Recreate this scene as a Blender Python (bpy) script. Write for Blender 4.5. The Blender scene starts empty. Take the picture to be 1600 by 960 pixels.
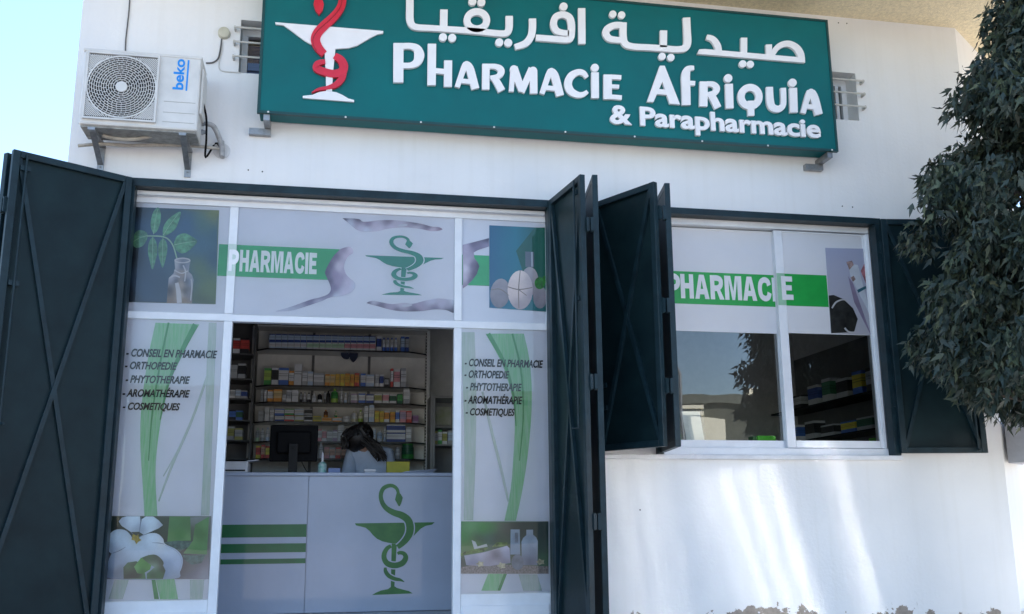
import bpy, bmesh, math, random
from math import radians as R, sin, cos, pi
from mathutils import Vector, Matrix
from mathutils.geometry import tessellate_polygon, delaunay_2d_cdt

random.seed(7)
S = bpy.context.scene
COL = S.collection

# ------------------------------------------------------------------ camera
CAM_H, CAM_D, FPX = 1.25, 6.4, 1524.6
yaw, pitch, roll = R(10.79), R(12.326), R(-0.405)
FW = Vector((sin(yaw) * cos(pitch), cos(yaw) * cos(pitch), sin(pitch)))
RT = FW.cross(Vector((0, 0, 1))).normalized()
UP = RT.cross(FW)
RT, UP = RT * cos(roll) + UP * sin(roll), UP * cos(roll) - RT * sin(roll)
cd = bpy.data.cameras.new('camera')
cd.sensor_width = 36
cd.lens = FPX / 1600 * 36
cd.clip_end = 2000
cam = bpy.data.objects.new('camera', cd)
COL.objects.link(cam)
m = Matrix((RT, UP, -FW)).transposed().to_4x4()
m.translation = (0, -CAM_D, CAM_H)
cam.matrix_world = m
S.camera = cam

# ------------------------------------------------------------------ light
SUN_EL, SUN_AZ = R(48), R(40)
w = bpy.data.worlds.new('World')
S.world = w
w.use_nodes = True
nt = w.node_tree
nt.nodes.clear()
sky = nt.nodes.new('ShaderNodeTexSky')
sky.sky_type = 'NISHITA'
sky.sun_disc = False
sky.sun_elevation = SUN_EL
sky.sun_rotation = SUN_AZ
sky.air_density = 1.0
sky.dust_density = 0.1
sky.ozone_density = 2.4
bg = nt.nodes.new('ShaderNodeBackground')
bg.inputs[1].default_value = 0.085
out = nt.nodes.new('ShaderNodeOutputWorld')
nt.links.new(sky.outputs[0], bg.inputs[0])
nt.links.new(bg.outputs[0], out.inputs[0])
sl = bpy.data.lights.new('sun', 'SUN')
sl.energy = 5.0
sl.angle = R(0.5)
sl.color = (1, 0.965, 0.91)
sun = bpy.data.objects.new('sun', sl)
COL.objects.link(sun)
sd = Vector((sin(SUN_AZ) * cos(SUN_EL), cos(SUN_AZ) * cos(SUN_EL), sin(SUN_EL)))
sun.rotation_euler = sd.to_track_quat('Z', 'Y').to_euler()
sun.location = sd * 40
S.view_settings.view_transform = 'Standard'
S.view_settings.look = 'None'
S.view_settings.gamma = 1
S.view_settings.use_curve_mapping = False
S.view_settings.exposure = 2.22
S.cycles.use_denoising = True
S.cycles.max_bounces = 10
S.cycles.diffuse_bounces = 5
S.cycles.transparent_max_bounces = 24
S.cycles.caustics_reflective = True      # sun thrown back on to the wall by the parked car
S.cycles.use_guiding = True
S.cycles.use_surface_guiding = True
S.cycles.use_volume_guiding = False
S.cycles.guiding_training_samples = 128
S.cycles.blur_glossy = 0.0
S.cycles.caustics_refractive = False
S.cycles.sample_clamp_indirect = 0.0


# ------------------------------------------------------------------ picture <-> place
def at(px, py, Y=0.0):
    """where the line of sight through a point of the photograph meets the plane y = Y"""
    d = FW + RT * ((px - 800) / FPX) - UP * ((py - 480) / FPX)
    t = (CAM_D + Y) / d.y
    return d.x * t, CAM_H + d.z * t


def at_z(px, py, Z):
    d = FW + RT * ((px - 800) / FPX) - UP * ((py - 480) / FPX)
    t = (Z - CAM_H) / d.z
    return d.x * t, -CAM_D + d.y * t


# ------------------------------------------------------------------ materials
MATS = {}


def mat(name, col, rough=0.6, metal=0.0, var=0.06, scale=8.0, bump=0.0, bscale=60.0, spec=0.5, coat=0.0, col2=None, stretch=None):
    if name in MATS:
        return MATS[name]
    m = bpy.data.materials.new(name)
    m.use_nodes = True
    nt = m.node_tree
    b = nt.nodes['Principled BSDF']
    b.inputs['Roughness'].default_value = rough
    b.inputs['Metallic'].default_value = metal
    b.inputs['Specular IOR Level'].default_value = spec
    if coat:
        b.inputs['Coat Weight'].default_value = coat
        b.inputs['Coat Roughness'].default_value = 0.06
    tc = nt.nodes.new('ShaderNodeTexCoord')
    src = tc.outputs['Object']
    if stretch:
        mp = nt.nodes.new('ShaderNodeMapping')
        mp.inputs['Scale'].default_value = stretch
        nt.links.new(src, mp.inputs[0])
        src = mp.outputs[0]
    n = nt.nodes.new('ShaderNodeTexNoise')
    n.inputs['Scale'].default_value = scale
    n.inputs['Detail'].default_value = 6
    n.inputs['Roughness'].default_value = 0.62
    nt.links.new(src, n.inputs['Vector'])
    cr = nt.nodes.new('ShaderNodeValToRGB')
    c2 = col2 if col2 else tuple(c * (1 - 2 * var) for c in col)
    c1 = col if col2 else tuple(min(1, c * (1 + var)) for c in col)
    cr.color_ramp.elements[0].position = 0.32
    cr.color_ramp.elements[1].position = 0.68
    cr.color_ramp.elements[0].color = (*c2, 1)
    cr.color_ramp.elements[1].color = (*c1, 1)
    nt.links.new(n.outputs['Fac'], cr.inputs[0])
    nt.links.new(cr.outputs[0], b.inputs['Base Color'])
    if bump:
        n2 = nt.nodes.new('ShaderNodeTexNoise')
        n2.inputs['Scale'].default_value = bscale
        n2.inputs['Detail'].default_value = 5
        nt.links.new(src, n2.inputs['Vector'])
        bp = nt.nodes.new('ShaderNodeBump')
        bp.inputs['Strength'].default_value = bump
        bp.inputs['Distance'].default_value = 0.01
        nt.links.new(n2.outputs['Fac'], bp.inputs['Height'])
        nt.links.new(bp.outputs[0], b.inputs['Normal'])
    MATS[name] = m
    return m


def glass_mat(name='window_glass', ior=2.0, tint=(0.93, 0.96, 0.95)):
    if name in MATS:
        return MATS[name]
    m = bpy.data.materials.new(name)
    m.use_nodes = True
    nt = m.node_tree
    nt.nodes.remove(nt.nodes['Principled BSDF'])
    o = nt.nodes['Material Output']
    fr = nt.nodes.new('ShaderNodeFresnel')
    fr.inputs['IOR'].default_value = ior
    tr = nt.nodes.new('ShaderNodeBsdfTransparent')
    tr.inputs[0].default_value = (*tint, 1)
    gl = nt.nodes.new('ShaderNodeBsdfGlossy')
    gl.inputs['Roughness'].default_value = 0.004
    tc = nt.nodes.new('ShaderNodeTexCoord')
    n = nt.nodes.new('ShaderNodeTexNoise')
    n.inputs['Scale'].default_value = 1.6
    nt.links.new(tc.outputs['Object'], n.inputs['Vector'])
    bp = nt.nodes.new('ShaderNodeBump')
    bp.inputs['Strength'].default_value = 0.02
    bp.inputs['Distance'].default_value = 0.05
    nt.links.new(n.outputs['Fac'], bp.inputs['Height'])
    nt.links.new(bp.outputs[0], gl.inputs['Normal'])
    mx = nt.nodes.new('ShaderNodeMixShader')
    nt.links.new(fr.outputs[0], mx.inputs[0])
    nt.links.new(tr.outputs[0], mx.inputs[1])
    nt.links.new(gl.outputs[0], mx.inputs[2])
    nt.links.new(mx.outputs[0], o.inputs[0])
    MATS[name] = m
    return m


def wall_mat():
    m = bpy.data.materials.new('white_painted_render')
    m.use_nodes = True
    nt = m.node_tree
    L = nt.links.new
    N = nt.nodes.new
    b = nt.nodes['Principled BSDF']
    b.inputs['Roughness'].default_value = 0.8
    b.inputs['Specular IOR Level'].default_value = 0.25
    geo = N('ShaderNodeNewGeometry')
    sx = N('ShaderNodeSeparateXYZ')
    L(geo.outputs['Position'], sx.inputs[0])
    n1 = N('ShaderNodeTexNoise')
    n1.inputs['Scale'].default_value = 1.3
    n1.inputs['Detail'].default_value = 7
    L(geo.outputs['Position'], n1.inputs['Vector'])
    r1 = N('ShaderNodeValToRGB')
    r1.color_ramp.elements[0].position = 0.3
    r1.color_ramp.elements[1].position = 0.7
    r1.color_ramp.elements[0].color = (0.74, 0.745, 0.75, 1)
    r1.color_ramp.elements[1].color = (0.82, 0.82, 0.82, 1)
    L(n1.outputs['Fac'], r1.inputs[0])
    # drip streaks: noise squeezed sideways
    mp = N('ShaderNodeMapping')
    mp.inputs['Scale'].default_value = (9, 9, 0.35)
    L(geo.outputs['Position'], mp.inputs[0])
    n3 = N('ShaderNodeTexNoise')
    n3.inputs['Scale'].default_value = 1.6
    n3.inputs['Detail'].default_value = 4
    L(mp.outputs[0], n3.inputs['Vector'])
    r3 = N('ShaderNodeValToRGB')
    r3.color_ramp.elements[0].position = 0.28
    r3.color_ramp.elements[1].position = 0.5
    r3.color_ramp.elements[0].color = (0.9, 0.89, 0.86, 1)
    r3.color_ramp.elements[1].color = (1, 1, 1, 1)
    L(n3.outputs['Fac'], r3.inputs[0])
    mul = N('ShaderNodeMixRGB')
    mul.blend_type = 'MULTIPLY'
    mul.inputs[0].default_value = 0.3
    L(r1.outputs[0], mul.inputs[1])
    L(r3.outputs[0], mul.inputs[2])
    # flaked paint at the foot of the wall
    n2 = N('ShaderNodeTexNoise')
    n2.inputs['Scale'].default_value = 7.0
    n2.inputs['Detail'].default_value = 8
    n2.inputs['Roughness'].default_value = 0.6
    L(geo.outputs['Position'], n2.inputs['Vector'])
    ma = N('ShaderNodeMath')
    ma.operation = 'MULTIPLY_ADD'
    ma.inputs[1].default_value = 0.55
    ma.inputs[2].default_value = 0.108
    L(n2.outputs['Fac'], ma.inputs[0])
    n4 = N('ShaderNodeTexNoise')
    n4.inputs['Scale'].default_value = 1.1
    L(geo.outputs['Position'], n4.inputs['Vector'])
    mb = N('ShaderNodeMath')
    mb.operation = 'MULTIPLY_ADD'
    mb.inputs[1].default_value = 0.42
    L(n4.outputs['Fac'], mb.inputs[0])
    L(ma.outputs[0], mb.inputs[2])
    lt = N('ShaderNodeMath')
    lt.operation = 'SUBTRACT'
    L(mb.outputs[0], lt.inputs[0])
    L(sx.outputs['Z'], lt.inputs[1])
    sc = N('ShaderNodeMath')
    sc.operation = 'MULTIPLY'
    sc.use_clamp = True
    sc.inputs[1].default_value = 140
    L(lt.outputs[0], sc.inputs[0])
    r2 = N('ShaderNodeValToRGB')
    r2.color_ramp.elements[0].color = (0.16, 0.135, 0.115, 1)
    r2.color_ramp.elements[1].color = (0.42, 0.37, 0.32, 1)
    n5 = N('ShaderNodeTexNoise')
    n5.inputs['Scale'].default_value = 34
    n5.inputs['Detail'].default_value = 5
    L(geo.outputs['Position'], n5.inputs['Vector'])
    L(n5.outputs['Fac'], r2.inputs[0])
    mx = N('ShaderNodeMixRGB')
    L(sc.outputs[0], mx.inputs[0])
    L(mul.outputs[0], mx.inputs[1])
    L(r2.outputs[0], mx.inputs[2])
    L(mx.outputs[0], b.inputs['Base Color'])
    nb = N('ShaderNodeTexNoise')
    nb.inputs['Scale'].default_value = 45
    nb.inputs['Detail'].default_value = 8
    L(geo.outputs['Position'], nb.inputs['Vector'])
    nb2 = N('ShaderNodeTexNoise')
    nb2.inputs['Scale'].default_value = 3.5
    nb2.inputs['Detail'].default_value = 3
    L(geo.outputs['Position'], nb2.inputs['Vector'])
    add = N('ShaderNodeMath')
    add.operation = 'MULTIPLY_ADD'
    add.inputs[1].default_value = 2.5
    L(nb2.outputs['Fac'], add.inputs[0])
    L(nb.outputs['Fac'], add.inputs[2])
    sb = N('ShaderNodeMath')
    sb.operation = 'SUBTRACT'
    L(add.outputs[0], sb.inputs[0])
    L(sc.outputs[0], sb.inputs[1])
    bp = N('ShaderNodeBump')
    bp.inputs['Strength'].default_value = 0.35
    bp.inputs['Distance'].default_value = 0.006
    L(sb.outputs[0], bp.inputs['Height'])
    L(bp.outputs[0], b.inputs['Normal'])
    return m


def gradient_mat(name, stops, axis='Z', rough=0.4, wob=0.25, nscale=5.0, coords='Generated'):
    """a printed picture's ink: colours along one side of the print, broken up by noise"""
    if name in MATS:
        return MATS[name]
    m = bpy.data.materials.new(name)
    m.use_nodes = True
    nt = m.node_tree
    L = nt.links.new
    N = nt.nodes.new
    b = nt.nodes['Principled BSDF']
    b.inputs['Roughness'].default_value = rough
    tc = N('ShaderNodeTexCoord')
    sx = N('ShaderNodeSeparateXYZ')
    L(tc.outputs[coords], sx.inputs[0])
    n = N('ShaderNodeTexNoise')
    n.inputs['Scale'].default_value = nscale
    n.inputs['Detail'].default_value = 5
    L(tc.outputs['Object'], n.inputs['Vector'])
    ma = N('ShaderNodeMath')
    ma.operation = 'MULTIPLY_ADD'
    ma.inputs[1].default_value = wob * 2
    L(n.outputs['Fac'], ma.inputs[0])
    sb = N('ShaderNodeMath')
    sb.operation = 'SUBTRACT'
    sb.inputs[1].default_value = wob
    L(sx.outputs[axis], sb.inputs[0])
    L(sb.outputs[0], ma.inputs[2])
    cr = N('ShaderNodeValToRGB')
    e = cr.color_ramp.elements
    while len(e) < len(stops):
        e.new(0.5)
    for i, (p, c) in enumerate(stops):
        e[i].position = p
        e[i].color = (*c, 1)
    L(ma.outputs[0], cr.inputs[0])
    L(cr.outputs[0], b.inputs['Base Color'])
    MATS[name] = m
    return m


def srgb(r, g, b, k=1.0):
    f = lambda v: (v / 255 / 12.92 if v <= 10 else ((v / 255 + 0.055) / 1.055) ** 2.4)
    return (min(1, f(r) * k), min(1, f(g) * k), min(1, f(b) * k))


INK = 1.3      # printed paper under the shop's shade: picture colour to ink colour


def ink_mat():
    if 'printed_ink' in MATS:
        return MATS['printed_ink']
    m = bpy.data.materials.new('printed_ink')
    m.use_nodes = True
    nt = m.node_tree
    b = nt.nodes['Principled BSDF']
    b.inputs['Roughness'].default_value = 0.38
    a = nt.nodes.new('ShaderNodeAttribute')
    a.attribute_name = 'ink'
    tc = nt.nodes.new('ShaderNodeTexCoord')
    n = nt.nodes.new('ShaderNodeTexNoise')
    n.inputs['Scale'].default_value = 55
    n.inputs['Detail'].default_value = 4
    nt.links.new(tc.outputs['Object'], n.inputs['Vector'])
    r = nt.nodes.new('ShaderNodeValToRGB')
    r.color_ramp.elements[0].color = (.90, .90, .90, 1)
    r.color_ramp.elements[1].color = (1.08, 1.08, 1.08, 1)
    nt.links.new(n.outputs['Fac'], r.inputs[0])
    mx = nt.nodes.new('ShaderNodeMixRGB')
    mx.blend_type = 'MULTIPLY'
    mx.inputs[0].default_value = 1
    nt.links.new(a.outputs['Color'], mx.inputs[1])
    nt.links.new(r.outputs[0], mx.inputs[2])
    nt.links.new(mx.outputs[0], b.inputs['Base Color'])
    MATS['printed_ink'] = m
    return m


# ------------------------------------------------------------------ mesh builder
class MB:
    def __init__(self):
        self.v, self.f, self.mi, self.mats = [], [], [], []
        self.k = 0
        self.ink = {}

    def use(self, m):
        if m not in self.mats:
            self.mats.append(m)
        self.cur = self.mats.index(m)
        return self

    def add(self, vs, fs):
        n = len(self.v)
        self.v += [tuple(p) for p in vs]
        for f in fs:
            self.f.append(tuple(n + i for i in f))
            self.mi.append(getattr(self, 'cur', 0))
        return self

    def box(self, x0, x1, y0, y1, z0, z1):
        return self.obox((x0, y0, z0), (x1 - x0, 0, 0), (0, y1 - y0, 0), (0, 0, z1 - z0))

    def obox(self, o, a, b, c):
        o, a, b, c = Vector(o), Vector(a), Vector(b), Vector(c)
        vs = [o, o + a, o + a + b, o + b, o + c, o + a + c, o + a + b + c, o + b + c]
        return self.add(vs, [(0, 3, 2, 1), (4, 5, 6, 7), (0, 1, 5, 4), (1, 2, 6, 5), (2, 3, 7, 6), (3, 0, 4, 7)])

    def quad(self, a, b, c, d):
        return self.add([a, b, c, d], [(0, 1, 2, 3)])

    def bar(self, p, q, wdt, dep, n):
        """bar from p to q, wdt across, dep thick along n (from the line outwards)"""
        p, q, n = Vector(p), Vector(q), Vector(n).normalized()
        s = (q - p).cross(n).normalized() * wdt
        return self.obox(p - s / 2, q - p, s, n * dep)

    def tube(self, pts, r, n=8, caps=True):
        pts = [Vector(p) for p in pts]
        rs = r if isinstance(r, (list, tuple)) else [r] * len(pts)
        vs, fs = [], []
        ref = Vector((0.13, 0.31, 0.94))
        for i, p in enumerate(pts):
            d = (pts[min(i + 1, len(pts) - 1)] - pts[max(i - 1, 0)]).normalized()
            if abs(d.dot(ref)) > 0.95:
                rr = Vector((1, 0.1, 0))
            else:
                rr = ref
            a = d.cross(rr).normalized()
            b = d.cross(a)
            for k in range(n):
                t = 2 * pi * k / n
                vs.append(p + (a * cos(t) + b * sin(t)) * rs[i])
        for i in range(len(pts) - 1):
            for k in range(n):
                fs.append((i * n + k, i * n + (k + 1) % n, (i + 1) * n + (k + 1) % n, (i + 1) * n + k))
        if caps:
            fs.append(tuple(range(n)))
            fs.append(tuple((len(pts) - 1) * n + k for k in range(n)))
        return self.add(vs, fs)

    def lathe(self, c, prof, n=16, axis='Z'):
        vs, fs = [], []
        c = Vector(c)
        for r, h in prof:
            for k in range(n):
                t = 2 * pi * k / n
                if axis == 'Z':
                    vs.append(c + Vector((r * cos(t), r * sin(t), h)))
                else:
                    vs.append(c + Vector((r * cos(t), h, r * sin(t))))
        for i in range(len(prof) - 1):
            for k in range(n):
                fs.append((i * n + k, i * n + (k + 1) % n, (i + 1) * n + (k + 1) % n, (i + 1) * n + k))
        fs.append(tuple(range(n)))
        fs.append(tuple((len(prof) - 1) * n + k for k in range(n)))
        return self.add(vs, fs)

    # --- flat shapes on a plane facing the street
    def flat(self, pts, Y, t):
        """outline in (X, Z) on plane Y, raised t towards the street; pieces of one mesh get a hair's step so none are flush"""
        self.k += 1
        t = t + 0.00025 * (self.k % 5)
        n = len(pts)
        tris = tessellate_polygon([[Vector((x, z, 0)) for x, z in pts]])
        vs = [(x, Y - t, z) for x, z in pts] + [(x, Y, z) for x, z in pts]
        fs = [tuple(x) for x in tris] + [(i, (i + 1) % n, n + (i + 1) % n, n + i) for i in range(n)]
        return self.add(vs, fs)

    def strip(self, l, r, Y, t, k=0):
        self.k += 1
        t = t + 0.00025 * (self.k % 5)
        n = len(l)
        vs = [(x, Y - t, z) for x, z in l] + [(x, Y - t, z) for x, z in r] + [(x, Y, z) for x, z in l] + [(x, Y, z) for x, z in r]
        fs = []
        for i in range(n - 1):
            fs.append((i, i + 1, n + i + 1, n + i))
            fs.append((i, i + 1, 2 * n + i + 1, 2 * n + i))
            fs.append((n + i, n + i + 1, 3 * n + i + 1, 3 * n + i))
        fs.append((0, n, 3 * n, 2 * n))
        fs.append((n - 1, 2 * n - 1, 4 * n - 1, 3 * n - 1))
        return self.add(vs, fs)

    def painted(self, tr, outline, ctrl, t, step=12, clip=None, smooth=True, power=4.0):
        """a piece of a printed picture: the outline filled with small triangles whose ink runs between the given colour spots"""
        if smooth:
            outline = smooth_path(list(outline) + [outline[0]], 4)[:-1]
        n = len(outline)
        xs = [p[0] for p in outline]
        ys = [p[1] for p in outline]

        def inside(x, y):
            r = False
            for i in range(n):
                (xa, ya), (xb, yb) = outline[i], outline[i - 1]
                if (ya > y) != (yb > y) and x < (xb - xa) * (y - ya) / (yb - ya) + xa:
                    r = not r
            return r
        pts = [Vector(p) for p in outline]
        y = min(ys) + step * .6
        while y < max(ys):
            x = min(xs) + step * .6
            while x < max(xs):
                if inside(x, y):
                    pts.append(Vector((x + random.uniform(-.2, .2) * step, y + random.uniform(-.2, .2) * step)))
                x += step
            y += step
        V, _, F, *_r = delaunay_2d_cdt(pts, [(i, (i + 1) % n) for i in range(n)], [], 1, 1e-4)
        self.k += 1
        t += 0.00025 * (self.k % 5)
        base = len(self.v)
        vs = []
        for p in V:
            q = tr.p(p.x, p.y)
            if clip:
                q = clipx(q, *clip)
            vs.append((q[0], tr.Y - t, q[1]))
            sw, c = 0, [0, 0, 0]
            for cx_, cy_, col in ctrl:
                w_ = 1 / ((p.x - cx_) ** 2 + (p.y - cy_) ** 2 + (2.6 * step) ** 2) ** (power / 2)
                sw += w_
                for k in range(3):
                    c[k] += w_ * srgb(*col)[k]
            self.ink[base + len(vs) - 1] = [min(1, INK * v / sw * q_) for v, q_ in zip(c, (1.04, 1.02, .90))]
        self.add(vs, [tuple(f) for f in F])
        return self

    def build(self, name, m=None, parent=None, smooth=False, bevel=0.0, label=None):
        me = bpy.data.meshes.new(name)
        off = WLOC.get(parent.name, Vector()) if parent else Vector()
        me.from_pydata([Vector(p) - off for p in self.v], [], self.f)
        mats = self.mats or ([m] if m else [])
        for x in mats:
            me.materials.append(x)
        if len(mats) > 1:
            me.polygons.foreach_set('material_index', self.mi)
        if self.ink:
            at_ = me.color_attributes.new('ink', 'FLOAT_COLOR', 'POINT')
            for i, c in self.ink.items():
                at_.data[i].color = (*c, 1)
        b = bmesh.new()
        b.from_mesh(me)
        if bevel == 0 and not smooth:
            bmesh.ops.recalc_face_normals(b, faces=b.faces)
        else:
            bmesh.ops.remove_doubles(b, verts=b.verts, dist=1e-5)
            bmesh.ops.recalc_face_normals(b, faces=b.faces)
        b.to_mesh(me)
        b.free()
        if smooth:
            me.polygons.foreach_set('use_smooth', [True] * len(me.polygons))
            me.set_sharp_from_angle(angle=R(40))
        o = bpy.data.objects.new(name, me)
        COL.objects.link(o)
        if parent:
            o.parent = parent
            WLOC[o.name] = off
        else:
            WLOC[o.name] = Vector()
        if bevel:
            md = o.modifiers.new('bevel', 'BEVEL')
            md.width = bevel
            md.segments = 2
            md.limit_method = 'ANGLE'
            md.angle_limit = R(40)
            md.harden_normals = False
        if label:
            o['label'] = label
        return o


WLOC = {}


def tag(o, label, cat, group=None):
    o['label'] = label
    o['category'] = cat
    if group:
        o['group'] = group
    return o


def structure(o):
    o['kind'] = 'structure'
    return o


def thing(name, label, cat, loc, group=None):
    o = bpy.data.objects.new(name, None)
    COL.objects.link(o)
    o.empty_display_size = 0.1
    o.location = loc
    WLOC[o.name] = Vector(loc)
    return tag(o, label, cat, group)


def smooth_path(pts, sub=6):
    """Catmull-Rom through tuples of any length"""
    if len(pts) < 3:
        return pts
    P = [pts[0]] + list(pts) + [pts[-1]]
    res = []
    for i in range(1, len(P) - 2):
        for k in range(sub):
            t = k / sub
            res.append(tuple(0.5 * (2 * b + (c - a) * t + (2 * a - 5 * b + 4 * c - d) * t * t + (3 * b - a - 3 * c + d) * t ** 3)
                             for a, b, c, d in zip(P[i - 1], P[i], P[i + 1], P[i + 2])))
    res.append(tuple(pts[-1]))
    return res


class Trace:
    """turns drawing coordinates of one enlarged view of the photograph into a flat plane of the place"""

    def __init__(self, ox, oy, s, Y):
        self.ox, self.oy, self.s, self.Y = ox, oy, s, Y

    def p(self, x, y):
        return at(self.ox + x / self.s, self.oy + y / self.s, self.Y)

    def poly(self, mb, pts, t, smooth=False):
        if smooth:
            pts = smooth_path(list(pts) + [pts[0]], 5)[:-1]
        return mb.flat([self.p(x, y) for x, y in pts], self.Y, t)

    def rect(self, mb, x0, y0, x1, y1, t):
        """upright rectangle from its two corners"""
        (a, b), (c, d) = self.p(x0, y0), self.p(x1, y1)
        return mb.flat([(a, b), (c, b), (c, d), (a, d)], self.Y, t)

    def disc(self, mb, x, y, r, t, ry=None, n=20, rot=0):
        ry = ry or r
        pts = []
        for k in range(n):
            a = 2 * pi * k / n
            u, v = r * cos(a), ry * sin(a)
            pts.append(self.p(x + u * cos(rot) - v * sin(rot), y + u * sin(rot) + v * cos(rot)))
        return mb.flat(pts, self.Y, t)

    def rib(self, mb, pts, t, grow=0, sub=6, closed=False):
        P = smooth_path(pts, sub) if len(pts) > 2 else pts
        l, r = [], []
        for i, (x, y, w_) in enumerate(P):
            a, b = P[max(i - 1, 0)], P[min(i + 1, len(P) - 1)]
            if closed and i in (0, len(P) - 1):
                a, b = P[-2], P[1]
            dx, dy = b[0] - a[0], b[1] - a[1]
            q = math.hypot(dx, dy) or 1
            h = (w_ + grow) / 2
            l.append(self.p(x - dy / q * h, y + dx / q * h))
            r.append(self.p(x + dy / q * h, y - dx / q * h))
        return mb.strip(l, r, self.Y, t)

    def bar(self, mb, x0, y0, x1, y1, w_, t):
        return self.rib(mb, [(x0, y0, w_), (x1, y1, w_)], t)

    def ring(self, mb, x, y, rx, ry, w_, t):
        pts = [(x + rx * cos(2 * pi * k / 28), y + ry * sin(2 * pi * k / 28), w_) for k in range(29)]
        return self.rib(mb, pts, t, sub=2, closed=True)


def text(mb, body, x0, x1, z0, z1, Y, t, bold=0.0, shear=0.0, rot=False, step=0.0):
    """lettering fitted into a rectangle on plane Y"""
    c = bpy.data.curves.new('lettering', 'FONT')
    c.body = body
    c.offset = bold
    c.shear = shear
    c.resolution_u = 4
    o = bpy.data.objects.new('lettering_source', c)
    COL.objects.link(o)
    bpy.context.view_layer.update()
    me = o.evaluated_get(bpy.context.evaluated_depsgraph_get()).to_mesh()
    vs = [(v.co.x, v.co.y) for v in me.vertices]
    fs = [tuple(p.vertices) for p in me.polygons]
    cnt = {}
    for f in fs:
        for i in range(len(f)):
            e = (f[i], f[(i + 1) % len(f)])
            cnt[tuple(sorted(e))] = cnt.get(tuple(sorted(e)), 0) + 1
    o.evaluated_get(bpy.context.evaluated_depsgraph_get()).to_mesh_clear()
    bpy.data.objects.remove(o)
    bpy.data.curves.remove(c)
    if rot:
        vs = [(-y, x) for x, y in vs]
    ax, bx = min(v[0] for v in vs), max(v[0] for v in vs)
    ay, by = min(v[1] for v in vs), max(v[1] for v in vs)
    q = [(x0 + (x - ax) / (bx - ax) * (x1 - x0), z0 + (y - ay) / (by - ay) * (z1 - z0)) for x, y in vs]
    n = len(q)
    V = [(x, Y - t, z) for x, z in q] + [(x, Y, z) for x, z in q]
    F = list(fs)
    for (a, b), k in cnt.items():
        if k == 1:
            F.append((a, b, n + b, n + a))
    return mb.add(V, F)


GLYPH = {     # bold poster capitals in a unit box: outlines, straight bars (x0, y0, x1, y1, width), bent bars; width of the letter last
    'P': ([], [(.16, 0, .16, 1)], [[(.2, .885), (.55, .885), (.76, .80), (.80, .66), (.74, .52), (.52, .43), (.2, .43)]], .88),
    'H': ([], [(.16, 0, .16, 1), (.80, 0, .80, 1), (.2, .52, .78, .52)], [], .96),
    'A': ([[(0, 0), (.31, 0), (.52, .78), (.74, 0), (1.05, 0), (.70, 1), (.34, 1)]], [(.24, .30, .80, .30)], [], 1.05),
    'R': ([[(.42, .46), (.68, .46), (1.02, 0), (.68, 0)]], [(.16, 0, .16, 1)], [[(.2, .885), (.55, .885), (.77, .82), (.81, .69), (.75, .56), (.52, .47), (.2, .47)]], 1.0),
    'M': ([[(.26, 1), (.44, 1), (.62, .34), (.80, 1), (.98, 1), (.72, 0), (.52, 0)]], [(.14, 0, .14, 1), (1.10, 0, 1.10, 1)], [], 1.24),
    'C': ([], [], [[(.87, .66), (.78, .83), (.52, .89), (.25, .78), (.16, .5), (.25, .22), (.52, .11), (.78, .17), (.88, .36)]], 1.0),
    'I': ([], [(.16, 0, .16, 1)], [], .32),
    'E': ([], [(.16, 0, .16, 1), (.2, .885, .80, .885), (.2, .51, .74, .51), (.2, .115, .82, .115)], [], .84)}


def poster(mb, word, x0, x1, z0, z1, Y, t, gap=.10):
    """heavy poster lettering in a rectangle on plane Y"""
    tot = sum(GLYPH[c][3] for c in word) + gap * (len(word) - 1)
    k = (x1 - x0) / tot
    h = z1 - z0
    x = x0
    for c in word:
        polys, bars, bends, wd = GLYPH[c]
        m = lambda u, v: (x + u * k, z0 + v * h)
        for p in polys:
            mb.flat([m(*q) for q in p], Y, t)
        for a, b_, c_, d in bars:
            if a == c_:
                mb.flat([m(a - .155, b_), m(a + .155, b_), m(c_ + .155, d), m(c_ - .155, d)], Y, t)
            else:
                mb.flat([m(a, b_ - .11), m(c_, d - .11), m(c_, d + .11), m(a, b_ + .11)], Y, t)
        for q in bends:
            P = smooth_path(q, 5)
            l, r = [], []
            for i, (u, v) in enumerate(P):
                a, b_ = P[max(i - 1, 0)], P[min(i + 1, len(P) - 1)]
                dx, dy = b_[0] - a[0], b_[1] - a[1]
                n = math.hypot(dx, dy) or 1
                l.append(m(u - dy / n * .150, v + dx / n * .115))
                r.append(m(u + dy / n * .150, v - dx / n * .115))
            mb.strip(l, r, Y, t)
        x += (wd + gap) * k


# ------------------------------------------------------------------ palette
M_WALL = wall_mat()
M_CREAM = mat('cream_roughcast', (0.86, 0.75, 0.52), 0.9, var=0.10, scale=14, bump=0.9, bscale=34, stretch=(3, 3, 1))
M_ROOM = mat('room_paint', (0.55, 0.55, 0.53), 0.7)
M_ALU = mat('white_aluminium', (0.78, 0.80, 0.83), 0.35, var=0.03, spec=0.5)
M_STEEL = mat('dark_green_steel', (0.009, 0.026, 0.030), 0.45, var=0.25, scale=3.5, bump=0.12, bscale=9, col2=(0.004, 0.013, 0.017), spec=0.2)
M_STEEL2 = mat('green_steel_edge', (0.010, 0.028, 0.037), 0.42, var=0.2, scale=9, spec=0.28)
M_GALV = mat('galvanised_steel', (0.32, 0.33, 0.34), 0.45, 0.7, var=0.15, scale=20)
M_SIGN = mat('teal_sign_face', (0.0006, 0.142, 0.150), 0.5, var=0.05, scale=2.2, col2=(0.003, 0.120, 0.128), spec=0.25)
M_SIGNDK = mat('teal_sign_edge', (0.004, 0.055, 0.058), 0.5)
M_LETTER = mat('white_acrylic', (0.84, 0.84, 0.86), 0.35, var=0.02)
M_RED = mat('red_acrylic', (0.66, 0.02, 0.045), 0.3, var=0.05)
M_REDDK = mat('red_acrylic_edge', (0.30, 0.012, 0.02), 0.4)
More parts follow.
